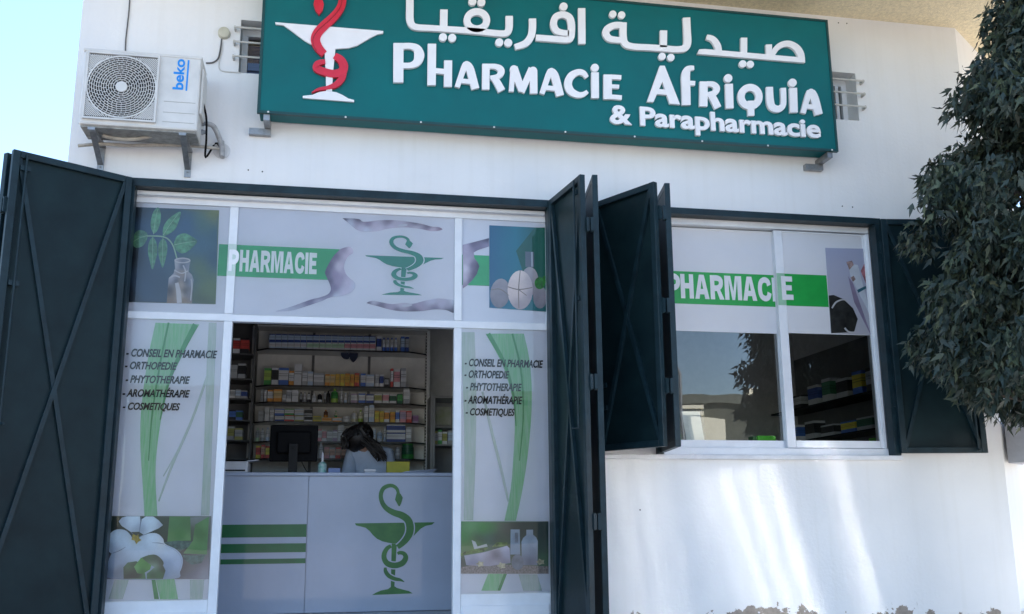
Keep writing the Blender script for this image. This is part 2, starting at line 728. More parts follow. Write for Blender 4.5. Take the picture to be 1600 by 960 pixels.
M_FILM = mat('pale_lilac_film', (0.74, 0.75, 0.82), 0.35, var=0.03, scale=3)
M_FILMW = mat('white_window_film', (0.82, 0.82, 0.84), 0.35, var=0.02, scale=3)
for _m in (M_FILM, M_FILMW):                # thin vinyl lets some daylight through into the shop
    _t = _m.node_tree
    _x = _t.nodes.new('ShaderNodeMixShader')
    _x.inputs[0].default_value = 0.22
    _tl = _t.nodes.new('ShaderNodeBsdfTranslucent')
    _tl.inputs[0].default_value = (0.85, 0.86, 0.9, 1)
    _t.links.new(_t.nodes['Principled BSDF'].outputs[0], _x.inputs[1])
    _t.links.new(_tl.outputs[0], _x.inputs[2])
    _t.links.new(_x.outputs[0], _t.nodes['Material Output'].inputs[0])
M_BAND = mat('green_print', (0.03, 0.33, 0.11), 0.35, var=0.05)
M_BAND2 = mat('vivid_green_print', (0.015, 0.35, 0.06), 0.35, var=0.05)
M_PRINTW = mat('white_print', (0.74, 0.74, 0.76), 0.35, var=0.03)
M_PRINTDK = mat('black_print', (0.010, 0.010, 0.012), 0.5, spec=.2)
M_LOGO = mat('sea_green_print', (0.03, 0.22, 0.15), 0.35, var=0.04)
M_LOGO2 = mat('leaf_green_print', (0.055, 0.21, 0.05), 0.35, var=0.12, scale=6, col2=(0.02, 0.13, 0.035))
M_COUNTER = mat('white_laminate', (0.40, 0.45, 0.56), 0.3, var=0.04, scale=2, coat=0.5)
M_STRIPE = mat('dark_green_stripe', (0.008, 0.13, 0.04), 0.35, var=0.06, coat=0.3)
M_AC = mat('cream_white_enamel', (0.66, 0.655, 0.63), 0.4, var=0.06, scale=6)
M_BLACK = mat('black_plastic', (0.005, 0.005, 0.006), 0.55, spec=0.08)
M_DARK = mat('dark_cavity', (0.008, 0.008, 0.009), 0.8)
M_BLUE = mat('blue_print', (0.0, 0.25, 0.75), 0.35, var=0.03)
M_PIPE = mat('beige_drain_hose', (0.45, 0.41, 0.35), 0.6, var=0.15, scale=20)
M_WRAP = mat('grey_pipe_wrap', (0.38, 0.38, 0.38), 0.6, var=0.15, scale=30, bump=0.5, bscale=80)
M_CABLE = mat('grey_cable', (0.10, 0.10, 0.10), 0.5)
M_LEAF = mat('leaf_green', (0.038, 0.058, 0.044), 0.45, var=0.5, scale=2.5, col2=(0.018, 0.032, 0.027), spec=0.4)
M_LEAF3 = mat('young_leaf', (0.095, 0.115, 0.065), 0.5, var=0.3, scale=3)
M_LEAF2 = mat('leaf_olive', (0.058, 0.080, 0.048), 0.48, var=0.4, scale=3, spec=0.35)
M_BARK = mat('bark', (0.06, 0.048, 0.038), 0.9, var=0.3, scale=12, bump=0.8, bscale=20)
M_GLASS = glass_mat()
M_GLASSF = glass_mat('covered_glass', 1.5, (0.97, 0.98, 0.98))

# ------------------------------------------------------------------ ground
g = MB()
g.quad((-400, -400, 0), (400, -400, 0), (400, 400, 0), (-400, 400, 0))
structure(g.build('ground', mat('dusty_asphalt', (0.285, 0.255, 0.235), 0.9, var=0.2, scale=0.6, bump=0.4, bscale=30)))
g = MB()
g.box(-6, 12, -2.4, 0.0, -0.02, 0.13)
structure(g.build('pavement', mat('pavement_concrete', (0.34, 0.32, 0.29), 0.85, var=0.12, scale=2.5, bump=0.3, bscale=40), bevel=0.012))

# ------------------------------------------------------------------ building
building = thing('building', 'white rendered pharmacy building with dark green folding shutters and cream overhang', 'building', (1.5, 2, 0))
XL = at(118, 126)[0]
XR = 4.86
Z_SOF = at(1490, 44)[1] - 0.0
Z_DOOR = at(540, 301)[1]        # head of the shop front opening
Z_WIN = at(1200, 337)[1]
Z_SILL = at(1200, 711)[1]
FLOOR = 0.60
DX0, DX1 = at(197, 380)[0], at(866, 600)[0]
WX0, WX1 = at(1022, 560)[0], at(1392, 600)[0]
a0, b0 = at(377, 31), at(376, 114)
SW0 = (a0[0], b0[1], a0[0] + 0.66, a0[1])
a1, b1 = at(1337, 115), at(1342, 189)
SW1 = (a1[0] - 0.66, b1[1], (a1[0] + b1[0]) / 2, a1[1])
holes = [(DX0, FLOOR, DX1, Z_DOOR), (WX0, Z_SILL, WX1, Z_WIN), SW0, SW1]
WT = 0.25


def wall_with_holes(mb, x0, x1, z0, z1, holes, Y0, Y1):
    xs = sorted({x0, x1, *[h[0] for h in holes], *[h[2] for h in holes]})
    zs = sorted({z0, z1, *[h[1] for h in holes], *[h[3] for h in holes]})
    hole = lambda x, z: any(h[0] < x < h[2] and h[1] < z < h[3] for h in holes)
    for i in range(len(xs) - 1):
        for j in range(len(zs) - 1):
            xa, xb, za, zb = xs[i], xs[i + 1], zs[j], zs[j + 1]
            if not hole((xa + xb) / 2, (za + zb) / 2):
                mb.quad((xa, Y0, za), (xb, Y0, za), (xb, Y0, zb), (xa, Y0, zb))
                mb.quad((xa, Y1, za), (xb, Y1, za), (xb, Y1, zb), (xa, Y1, zb))
    for hx0, hz0, hx1, hz1 in holes + [(x0, z0, x1, z1)]:
        mb.quad((hx0, Y0, hz0), (hx1, Y0, hz0), (hx1, Y1, hz0), (hx0, Y1, hz0))
        mb.quad((hx0, Y0, hz1), (hx1, Y0, hz1), (hx1, Y1, hz1), (hx0, Y1, hz1))
        mb.quad((hx0, Y0, hz0), (hx0, Y0, hz1), (hx0, Y1, hz1), (hx0, Y1, hz0))
        mb.quad((hx1, Y0, hz0), (hx1, Y0, hz1), (hx1, Y1, hz1), (hx1, Y1, hz0))


b = MB()
wall_with_holes(b, XL, XR, -0.02, Z_SOF + 0.3, holes, 0.0, WT)
b.build('wall', M_WALL, building)
# corner cut off at an angle, then the far side
b = MB()
b.obox((XR + 0.001, 0.0, -0.02), (0.95, 0.72, 0), (-0.15, 0.2, 0), (0, 0, Z_SOF + 0.32))
b.build('corner_wall', M_WALL, building)
b = MB()
b.box(5.56, 5.80, 0.722, 6.0, -0.02, Z_SOF + 0.32)
b.box(XL, XL + 0.24, WT + 0.001, 6.0, -0.02, Z_SOF + 0.3)
b.box(XL, 5.80, 6.001, 6.25, -0.02, Z_SOF + 0.3)
b.build('wall', M_WALL, building)
b = MB()
b.box(XL - 0.02, 7.2, -1.25, 6.3, Z_SOF, Z_SOF + 0.45)
b.box(XL + 0.02, 5.6, -0.9, 6.2, Z_SOF + 0.451, Z_SOF + 3.6)
b.build('upper_storey', M_CREAM, building)
b = MB()
b.box(XL + 0.25, 5.5, WT + 0.003, 5.9, Z_DOOR + 0.18, Z_DOOR + 0.22)
b.build('ceiling', mat('ceiling_paint', (0.45, 0.45, 0.44), 0.8), building)
b = MB()
b.box(XL + 0.25, 5.5, 0.006, 5.9, FLOOR - 0.05, FLOOR - 0.003)
b.build('shop_floor', mat('floor_tiles', (0.55, 0.53, 0.49), 0.3), building)
b = MB()
b.box(XL + 0.26, 5.45, 3.30, 3.36, FLOOR, Z_DOOR + 0.17)
b.box(XL + 0.245, XL + 0.30, WT + 0.01, 3.3, FLOOR, Z_DOOR + 0.17)
b.box(4.95, 5.0, WT + 0.01, 3.29, FLOOR, Z_DOOR + 0.17)
b.build('room_wall', M_ROOM, building)
b = MB()
for i in range(3):
    b.box(DX0 - 0.2, DX1 + 0.2, -0.35 * (3 - i), -0.003, 0.131 + 0.155 * i if i else 0.132, 0.131 + 0.155 * (i + 1) - 0.001)
b.build('step', mat('step_marble', (0.45, 0.43, 0.40), 0.5), building, bevel=0.008)

# dark steel frames that carry the shutters
fz = at(540, 301)[1]


def steel_frame(x0, x1, z0, z1, wd, foot=False):
    mb = MB()
    mb.box(x0 - 0.012, x1 + 0.012, -0.035, 0.055, z1 - wd, z1 + 0.012)
    mb.box(x0 - 0.012, x0 + 0.034, -0.033, 0.053, z0, z1 - wd - 0.001)
    mb.box(x1 - 0.034, x1 + 0.012, -0.033, 0.053, z0, z1 - wd - 0.001)
    if foot:
        mb.box(x0 + 0.036, x1 - 0.036, -0.02, 0.04, z0 + 0.001, z0 + 0.02)
    return mb.build('shutter_frame', M_STEEL2, building)


steel_frame(DX0, DX1, FLOOR, Z_DOOR, 0.040)
steel_frame(WX0, WX1, Z_SILL, Z_WIN, 0.034)
b = MB()
b.box(at(930, 707)[0], WX1 + 0.02, -0.045, 0.0, Z_SILL - 0.035, Z_SILL - 0.002)
b.build('window_sill', mat('sill_paint', (0.72, 0.73, 0.75), 0.5), building, bevel=0.006)

# ------------------------------------------------------------------ shop front
YF = 0.10           # face of the aluminium profiles
YG = 0.102          # glass
YP = 0.117          # prints on the inside of the glass


def fx(px, py):
    return at(px, py, YF)[0]


def fzv(px, py):
    return at(px, py, YF)[1]


sx0, sx1 = fx(197, 380), fx(861, 420)
sxi0, sxi1 = fx(206, 380), fx(853, 420)
mxa, mxb = fx(355.5, 400), fx(369, 400)
nxa, nxb = fx(710.2, 420), fx(722, 420)
zt = Z_DOOR - 0.04
z_head = fzv(540, 332)            # underside of the top profile
z_tr1, z_tr0 = fzv(526, 495.5), fzv(526, 507)
z_pb = fzv(230, 938.5)
b = MB()
T0, T1 = YF, YF + 0.06
b.box(sx0, sx1, T0, T1, z_head, zt - 0.002)
b.box(sx0 + 0.05, sx1 - 0.05, T0 - 0.05, T0 - 0.001, zt - 0.03, zt - 0.004)
b.box(sx0, sxi0, T0 + .001, T1, FLOOR, z_head - .001)
b.box(sxi1, sx1, T0 + .001, T1, FLOOR, z_head - .001)
b.box(sxi0 + .001, sxi1 - .001, T0 + .002, T1, z_tr0, z_tr1)
for xa, xb in ((mxa, mxb), (nxa, nxb)):
    b.box(xa, xb, T0 + .001, T1, z_tr1 + .001, z_head - .001)
    b.box(xa, xb, T0 + .001, T1, FLOOR, z_tr0 - .001)
for xa, xb in ((sxi0, mxa), (nxb, sxi1)):
    b.box(xa + .001, xb - .001, T0 + .003, T1, FLOOR, z_pb)
    b.box(xa + .012, xb - .012, T0 - .006, T0 + .002, FLOOR + .03, z_pb - 0.075)
shop = b.build('shop_front', M_ALU, building, bevel=0.003)

panes = {'tl': (sxi0, mxa, z_tr1, z_head), 'tc': (mxb, nxa, z_tr1, z_head), 'tr': (nxb, sxi1, z_tr1, z_head),
         'l': (sxi0, mxa, z_pb, z_tr0), 'r': (nxb, sxi1, z_pb, z_tr0)}
for k, (xa, xb, za, zb) in panes.items():
    b = MB()
    b.box(xa - .005, xb + .005, YP + 0.0005, YP + .004, za - .005, zb + .005)
    b.build('window_film', M_FILM, shop)
    b = MB()
    b.quad((xa - .006, YG, za - .006), (xb + .006, YG, za - .006), (xb + .006, YG, zb + .006), (xa - .006, YG, zb + .006))
    b.build('glass_pane', M_GLASSF, shop)

ST = 0.0012   # one printed layer


def clipx(p, lo, hi):
    return (min(max(p[0], lo), hi), p[1])


# green band with the word PHARMACIE
zb1 = at(440, 386, YP)[1]
zb0 = at(440, 435, YP)[1]
b = MB()
xb0 = at(341, 405, YP)[0]
b.flat([(xb0, zb0), (mxa, zb0), (mxa, zb1), (xb0, zb1)], YP, ST)
b.build('green_band', M_BAND, shop)
b = MB()
b.flat([(mxb, zb0), (at(521, 438, YP)[0], zb0), (at(536, 389, YP)[0], zb1), (mxb, zb1)], YP, ST)
b.build('green_band', M_BAND, shop)
b = MB()
b.flat([(nxb, zb0), (at(764.3, 448, YP)[0], zb0), (at(764.3, 400, YP)[0], zb1), (nxb, zb1)], YP, ST)
b.build('green_band', M_BAND, shop)
b = MB()
poster(b, 'HARMACIE', at(374.5, 408, YP)[0], at(495.5, 410, YP)[0], at(435, 426.8, YP)[1], at(435, 393.2, YP)[1], YP, 2 * ST + .0008)
b.build('lettering', M_PRINTW, shop)
b = MB()
b.flat([(mxa + .001, zb0), (mxb - .001, zb0), (mxb - .001, zb1), (mxa + .001, zb1)], YF, .0008)
b.build('green_band', mat('faint_green_film', (0.56, 0.68, 0.62), 0.35), shop)
b = MB()
poster(b, 'P', at(357.5, 408, YF)[0], at(372, 408, YF)[0], at(366, 424, YF)[1], at(366, 390.5, YF)[1], YF - .001, .0008)
b.build('lettering', M_LETTER, shop)


# the emblem: bowl with a snake
def emblem(name, tr, m_ink, m_halo, parent, t=ST):
    mb = MB()
    mb.use(m_ink)
    tr.poly(mb, [(898, 392), (905, 405), (935, 412), (965, 420), (990, 440), (1010, 465), (1035, 488), (1070, 505), (1105, 513), (1128, 517),
                 (1160, 517), (1200, 508), (1240, 490), (1268, 468), (1285, 450), (1310, 425), (1340, 408), (1380, 400), (1397, 385)], t)
    tr.poly(mb, [(1128, 518), (1160, 518), (1147, 755), (1145, 785), (1160, 795), (1195, 805), (1235, 815), (1260, 830), (1005, 840), (1030, 825),
                 (1060, 812), (1105, 803), (1122, 790), (1123, 755)], t)
    p1 = [(1170, 210, 18), (1162, 180, 20), (1140, 160, 22), (1110, 157, 24), (1075, 175, 26), (1060, 215, 26), (1068, 260, 28), (1095, 298, 32),
          (1140, 325, 38), (1190, 342, 44), (1228, 370, 46), (1242, 410, 48), (1238, 455, 46), (1215, 495, 40), (1185, 525, 34), (1164, 540, 30)]
    p2 = [(1124, 533, 22), (1100, 548, 26), (1082, 580, 30), (1082, 615, 32), (1105, 645, 36), (1150, 655, 36), (1195, 640, 36), (1215, 608, 32),
          (1205, 582, 26), (1180, 575, 22), (1164, 582, 16)]
    p3 = [(1088, 668, 16), (1090, 692, 24), (1110, 720, 26), (1145, 738, 24), (1180, 745, 18), (1207, 758, 3)]
    mb.use(m_halo)
    for p in (p1[8:], p2[3:8], p3[1:]):
        tr.rib(mb, p, t * 2.2, grow=14)
    mb.use(m_ink)
    for p in (p1, p2, p3):
        tr.rib(mb, p, t * 3.4)
    tr.poly(mb, [(1158, 205), (1182, 206), (1197, 232), (1187, 265), (1178, 286), (1170, 283), (1149, 245)], t * 3.4)
    return mb.build(name, None, parent)


class Fit(Trace):
    """the emblem drawn in the counter view, moved into another box"""

    def __init__(self, ax, ay, bx, by, Y):
        self.q = (ax, ay, bx, by)
        self.Y = Y

    def p(self, x, y):
        u, v = (x - 898) / (1397 - 898), (y - 148) / (838 - 148)
        ax, ay, bx, by = self.q
        (X0, Z0), (X1, Z1) = at(ax, ay, self.Y), at(bx, by, self.Y)
        return X0 + (X1 - X0) * u, Z0 + (Z1 - Z0) * v


emblem('emblem', Fit(571.5, 366.5, 693, 464, YP), M_LOGO, M_FILM, shop)

# printed hands around the emblem
M_INK = ink_mat()
M_NAIL = mat('nail_print', (0.50, 0.49, 0.55), 0.35)
z7 = Trace(500, 290, 4, YP)
z6 = Trace(190, 280, 4, YP)
FILMC = (172, 177, 200)
b = MB().use(M_INK)
b.painted(z7, [(140, 205), (240, 210), (275, 228), (380, 218), (470, 218), (560, 228), (640, 242), (700, 258), (745, 262), (765, 276), (735, 284), (690, 285), (640, 275), (570, 265),
               (510, 262), (430, 270), (360, 285), (290, 290), (235, 280), (195, 250), (165, 225)],
          [(145, 206, (60, 46, 62)), (235, 214, (66, 50, 64)), (300, 231, (112, 98, 122)), (430, 221, (104, 92, 110)), (600, 236, (72, 58, 76)), (680, 254, (86, 72, 92)), (755, 272, (118, 100, 120)), (195, 245, FILMC), (250, 272, (165, 160, 186)),
           (290, 288, FILMC), (360, 278, (172, 168, 192)), (450, 262, (166, 160, 186)), (600, 266, (172, 166, 188)), (700, 282, (172, 160, 184)), (350, 252, (158, 150, 174)), (480, 244, (158, 150, 172)), (220, 240, (138, 128, 152))], ST, 9)
b.build('hand_print', None, shop)
for x, y in ((515, 250), (545, 750)):
    b = MB()
    z7.disc(b, x, y, 32, ST * 2, 8, rot=-0.1)
    b.build('thumb_nail_print', M_NAIL, shop)
b = MB().use(M_INK)
b.painted(z7, [(290, 735), (310, 725), (340, 722), (380, 730), (450, 742), (520, 735), (580, 740), (660, 720), (730, 708), (800, 712), (838, 722), (838, 795), (790, 780), (720, 775), (640, 785),
               (560, 788), (490, 785), (430, 775), (370, 758), (320, 745)],
          [(340, 726, (168, 164, 188)), (500, 740, (172, 166, 190)), (700, 716, (166, 164, 190)), (830, 716, FILMC), (450, 757, (142, 132, 158)), (620, 756, (144, 134, 160)), (760, 742, (160, 156, 182)), (298, 737, (64, 52, 74)), (370, 756, (82, 68, 92)),
           (480, 783, (76, 60, 82)), (600, 786, (72, 58, 82)), (720, 774, (92, 82, 106)), (800, 784, (54, 44, 62)), (838, 793, (44, 36, 54)), (800, 750, (150, 146, 172))], ST, 10, clip=(-9, nxa - .002))
b.build('hand_print', None, shop)
b = MB().use(M_INK)
b.painted(z7, [(128, 398), (180, 383), (204, 402), (204, 425), (180, 440), (160, 470), (150, 510), (160, 550), (185, 580), (215, 605), (218, 640), (195, 668), (140, 690), (60, 702), (0, 727),
               (-130, 770), (-180, 782), (-280, 788), (-180, 758), (-60, 715), (0, 700), (50, 680), (68, 650), (60, 615), (42, 575), (32, 540), (60, 480), (90, 435)],
          [(190, 396, (186, 178, 202)), (150, 400, (120, 106, 132)), (165, 435, (170, 160, 186)), (60, 500, (88, 74, 106)), (36, 545, (78, 64, 96)), (62, 600, (80, 68, 98)), (100, 560, (132, 120, 152)), (125, 512, (182, 176, 198)), (150, 520, (150, 140, 168)),
           (180, 620, (168, 162, 188)), (216, 630, FILMC), (90, 640, (102, 90, 124)), (66, 672, (96, 84, 118)), (150, 670, (170, 166, 192)), (0, 702, (92, 80, 112)), (-60, 720, (96, 86, 118)), (-150, 756, (110, 102, 134)), (-250, 785, (160, 162, 188)),
           (0, 727, (166, 166, 192)), (100, 694, FILMC), (-150, 772, FILMC), (110, 600, (140, 130, 160)), (95, 440, (100, 86, 116))], ST * 1.2, 10)
b.build('hand_print', None, shop)
b = MB().use(M_INK)
b.painted(z7, [(892, 372), (960, 355), (1056, 330), (1056, 382), (985, 405), (960, 420), (965, 455), (985, 480), (996, 505), (980, 555), (950, 595), (920, 625), (892, 645)],
          [(900, 380, (150, 140, 166)), (960, 360, (88, 78, 104)), (1050, 334, (54, 48, 70)), (1050, 380, (128, 120, 150)), (930, 440, (140, 130, 156)), (900, 520, (184, 178, 200)), (962, 500, (94, 84, 110)), (990, 505, (54, 44, 66)), (975, 560, (70, 60, 84)),
           (945, 598, (84, 72, 100)), (900, 640, (124, 112, 134)), (915, 470, (158, 148, 174)), (900, 420, (152, 142, 170)), (900, 580, (170, 160, 184)), (985, 400, (104, 94, 122))], ST * 1.6, 9, clip=(nxb + .002, 9), smooth=False)
b.build('hand_print', None, shop)

# picture: sprig in a bottle
b = MB().use(M_INK)
b.painted(z6, [(0, 171), (610, 196), (588, 783), (0, 768)],
          [(40, 180, (14, 20, 26)), (40, 450, (10, 15, 20)), (60, 740, (8, 12, 16)), (105, 200, (20, 30, 38)), (150, 300, (38, 68, 100)), (140, 700, (30, 56, 88)), (260, 420, (38, 66, 100)), (300, 220, (36, 56, 66)), (400, 300, (44, 76, 112)), (400, 600, (42, 66, 96)),
           (520, 280, (62, 92, 92)), (575, 220, (98, 104, 52)), (500, 400, (50, 84, 108)), (480, 570, (76, 98, 70)), (550, 690, (82, 100, 62)), (600, 500, (36, 66, 92)), (520, 770, (60, 70, 44)), (250, 700, (32, 52, 76)), (600, 350, (40, 76, 96))], ST, 24, clip=(sxi0, 9), smooth=False)
b.use(mat('leaf_print', (0.11, 0.30, 0.16), 0.4, var=0.3, scale=30))
for pl in ([(200, 345), (182, 290), (195, 215), (228, 178), (245, 215), (240, 280), (222, 325)], [(258, 358), (262, 300), (300, 245), (368, 205), (355, 270), (330, 320), (285, 350)],
           [(325, 410), (345, 360), (390, 340), (430, 355), (472, 390), (430, 440), (385, 465), (345, 450)], [(165, 352), (150, 330), (110, 320), (80, 345), (62, 395), (90, 430), (130, 420), (155, 385)],
           [(195, 360), (172, 395), (165, 455), (178, 520), (193, 565), (212, 510), (224, 450), (215, 390)], [(258, 368), (235, 400), (228, 450), (240, 510), (257, 555), (275, 500), (286, 440), (280, 395)]):
    z6.poly(b, pl, ST * 2, smooth=True)
b.use(mat('leaf_vein_print', (0.30, 0.45, 0.30), 0.4))
for pl in ([(200, 345, 4), (210, 270, 3), (226, 190, 2)], [(262, 350, 4), (300, 290, 3), (360, 212, 2)], [(330, 412, 4), (390, 400, 3), (462, 390, 2)], [(160, 355, 4), (110, 370, 3), (70, 395, 2)],
           [(196, 365, 4), (194, 460, 3), (193, 550, 2)], [(259, 372, 4), (257, 450, 3), (257, 540, 2)], [(160, 357, 7), (250, 360, 8), (295, 380, 8), (325, 425, 8), (345, 495, 8)]):
    z6.rib(b, pl, ST * 3)
b.use(M_INK)
b.painted(z6, [(330, 505), (345, 495), (415, 498), (432, 510), (425, 540), (420, 580), (440, 600), (450, 630), (445, 680), (440, 778), (282, 776), (288, 690), (295, 620), (325, 590), (335, 560)],
          [(340, 540, (150, 150, 165)), (380, 545, (70, 80, 100)), (415, 545, (120, 125, 145)), (380, 590, (130, 120, 118)), (310, 620, (150, 150, 168)), (340, 640, (70, 70, 86)), (370, 660, (150, 138, 132)), (410, 640, (60, 66, 84)), (438, 640, (130, 134, 155)),
           (300, 700, (52, 46, 50)), (330, 720, (96, 80, 74)), (360, 720, (176, 168, 166)), (395, 700, (70, 62, 66)), (425, 720, (110, 106, 116)), (300, 765, (110, 92, 80)), (390, 765, (120, 104, 92)), (430, 600, (140, 140, 156))], ST * 2, 9, smooth=False)
b.use(mat('bottle_light_print', (0.52, 0.50, 0.52), 0.4))
z6.ring(b, 381, 510, 46, 14, 7, ST * 4)
for pl in ([(300, 620, 8), (330, 605, 10), (365, 615, 8)], [(345, 650, 22), (355, 700, 28), (362, 775, 30)], [(435, 625, 7), (440, 670, 8), (432, 760, 6)], [(385, 540, 8), (400, 580, 8), (395, 640, 6)], [(330, 570, 6), (375, 590, 6), (415, 575, 6)]):
    z6.rib(b, pl, ST * 3.6)
b.build('sprig_picture', None, shop)

# picture: spa things on teal
b = MB().use(gradient_mat('teal_print', [(0.0, (0.012, 0.10, 0.20)), (0.45, (0.012, 0.17, 0.24)), (0.7, (0.01, 0.13, 0.15)), (1.0, (0.004, 0.08, 0.07))], 'X', wob=0.12, nscale=4))
b.flat([clipx(z7.p(*p), nxb, sxi1) for p in [(1058, 250), (1420, 267), (1420, 790), (1058, 765)]], YP, ST * 2)
b.use(mat('dark_teal_print', (0.006, 0.10, 0.07), 0.4))
b.flat([clipx(z7.p(*p), nxb, sxi1) for p in [(1225, 410), (1340, 265), (1420, 265), (1420, 700), (1300, 640)]], YP, ST * 2.8)
M_ST = gradient_mat('pebble_print', [(0.0, (0.18, 0.16, 0.19)), (0.5, (0.38, 0.34, 0.36)), (1.0, (0.54, 0.50, 0.50))], 'Z', wob=0.2, nscale=20, coords='Generated')
b.use(M_ST)
z7.disc(b, 1310, 600, 55, ST * 3.6, 90)
z7.disc(b, 1125, 675, 62, ST * 4.2, 92, rot=0.12)
z7.disc(b, 1375, 700, 44, ST * 3.6, 70)
b.use(mat('pale_stone_print', (0.50, 0.45, 0.46), 0.4, var=0.12, scale=30))
b.use(M_INK)
b.painted(z7, [(1250 + 79 * cos(2 * pi * k / 26), 655 + 122 * sin(2 * pi * k / 26)) for k in range(26)],
          [(1230, 560, (206, 192, 196)), (1200, 640, (190, 174, 180)), (1280, 640, (182, 168, 176)), (1250, 760, (150, 136, 146)), (1315, 680, (140, 128, 142)), (1240, 650, (200, 184, 186)), (1320, 610, (160, 148, 160))], ST * 5.5, 14, smooth=False)
b.use(mat('metal_cap_print', (0.13, 0.15, 0.19), .4))
z7.rect(b, 1282, 415, 1336, 512, ST * 5)
b.use(mat('cap_light_print', (0.40, 0.42, 0.48), .4))
z7.rect(b, 1318, 418, 1330, 510, ST * 6)
b.use(mat('string_print', (0.25, 0.19, 0.16), 0.4))
for pl in ([(1172, 635, 5), (1240, 652, 6), (1325, 640, 5)], [(1250, 535, 5), (1240, 650, 6), (1242, 770, 5)], [(1240, 652, 5), (1290, 690, 4)], [(1068, 655, 3), (1125, 650, 4), (1180, 690, 3)]):
    z7.rib(b, pl, ST * 6.6)
b.use(mat('clover_print', (0.03, 0.20, 0.03), 0.4, var=0.3, scale=40))
z7.disc(b, 1372, 612, 32, ST * 5, 38)
z7.disc(b, 1402, 590, 14, ST * 5, 24)
b.build('spa_picture', None, shop)

# tall side panels: blades of grass, list of services, picture
M_BLADE = mat('grass_blade_print', (0.16, 0.44, 0.19), 0.4, var=0.3, scale=7, stretch=(14, 1, 1), col2=(0.30, 0.48, 0.33))
M_BLADEP = mat('pale_blade_print', (0.34, 0.44, 0.37), 0.4, var=0.1, scale=7, stretch=(12, 1, 1), col2=(0.46, 0.50, 0.50))
M_BLADED = mat('dark_blade_print', (0.06, 0.27, 0.09), 0.4, var=0.1)


def between(tr, mb, left, right, t, lo, hi):
    def even(pts):
        q = smooth_path(pts, 8)
        return [q[round(i * (len(q) - 1) / 30)] for i in range(31)] if len(q) > 31 else [tuple(a + (b - a) * i / 30 for a, b in zip(q[0], q[-1])) for i in range(31)] if len(q) == 2 else [q[min(len(q) - 1, round(i * (len(q) - 1) / 30))] for i in range(31)]
    l = [clipx(tr.p(*p), lo, hi) for p in even(left)]
    r = [clipx(tr.p(*p), lo, hi) for p in even(right)]
    mb.strip(l, r, YP, t)


z8 = Trace(150, 490, 2.0426, YP)
zr = Trace(700, 490, 2.0426, YP)
lo, hi = sxi0 + .002, mxa - .002
b = MB().use(M_BLADEP)
between(z8, b, [(360, 30), (352, 200), (345, 420), (335, 645)], [(385, 30), (378, 200), (370, 420), (362, 645)], ST, lo, hi)
z8.rib(b, [(372, 150, 7), (310, 330, 8), (245, 480, 8), (200, 600, 5)], ST)
z8.rib(b, [(330, 280, 4), (270, 420, 5), (215, 520, 4)], ST)
between(z8, b, [(60, 850), (40, 912)], [(105, 850), (85, 912)], ST, lo, hi)
between(z8, b, [(300, 850), (300, 912)], [(345, 850), (340, 912)], ST, lo, hi)
b.use(M_BLADE)
between(z8, b, [(190, 30), (165, 150), (145, 300), (142, 420), (150, 560), (155, 648)], [(330, 35), (280, 120), (240, 200), (213, 310), (196, 420), (190, 520), (196, 648)], ST * 1.8, lo, hi)
between(z8, b, [(190, 846), (205, 912)], [(250, 846), (262, 912)], ST * 1.8, lo, hi)
b.use(M_BLADED)
z8.rib(b, [(232, 30, 6), (205, 160, 6), (180, 320, 5), (168, 470, 3)], ST * 3)
z8.rib(b, [(318, 36, 18), (272, 125, 14), (232, 220, 8), (205, 340, 4)], ST * 3)
between(z8, b, [(177, 846), (186, 912)], [(189, 846), (201, 912)], ST * 1.8, lo, hi)
b.build('grass_print', None, shop)
lo, hi = nxb + .002, sxi1 - .002
b = MB().use(M_BLADEP)
between(zr, b, [(40, 60), (48, 250), (52, 450), (50, 660)], [(85, 60), (90, 250), (88, 450), (80, 660)], ST, lo, hi)
zr.rib(b, [(110, 250, 7), (140, 380, 9), (170, 500, 9), (192, 600, 6)], ST)
between(zr, b, [(225, 833), (240, 885)], [(285, 833), (300, 885)], ST, lo, hi)
b.use(M_BLADE)
between(zr, b, [(120, 65), (172, 160), (203, 260), (213, 340), (209, 450), (200, 560), (180, 662)], [(242, 65), (260, 150), (267, 250), (264, 350), (252, 470), (234, 580), (216, 662)], ST * 1.8, lo, hi)
between(zr, b, [(128, 831), (106, 885)], [(178, 831), (156, 885)], ST * 1.8, lo, hi)
b.use(M_BLADED)
zr.rib(b, [(128, 65, 14), (180, 160, 10), (208, 260, 7), (217, 360, 3)], ST * 3)
zr.rib(b, [(205, 65, 6), (232, 180, 6), (240, 320, 5), (228, 470, 3)], ST * 3)
between(zr, b, [(178, 831), (157, 885)], [(188, 831), (167, 885)], ST * 1.8, lo, hi)
b.build('grass_print', None, shop)

for tr, rows in ((z8, [(98, 388, 112, 138), (94, 260, 153, 178), (96, 301, 197, 222), (87, 301, 235, 266), (87, 269, 284, 312)]),
                 (zr, [(53, 303, 144, 169), (52, 195, 181, 206), (57, 235, 221, 246), (52, 237, 256, 288), (56, 213, 302, 330)])):
    for (xa, xb, ya, yb), s in zip(rows, ('- CONSEIL EN PHARMACIE', '- ORTHOPEDIE', '- PHYTOTHERAPIE', '- AROMATH\u00c9RAPIE', '- COSMETIQUES')):
        b = MB()
        x0, z1 = tr.p(xa, ya)
        x1, _ = tr.p(xb, ya)
        z0 = tr.p(xa, yb)[1]
        text(b, s, x0, x1, z0, z1, YP, ST * 4.4, bold=0.026, shear=0.25)
        b.build('lettering', M_PRINTDK, shop)

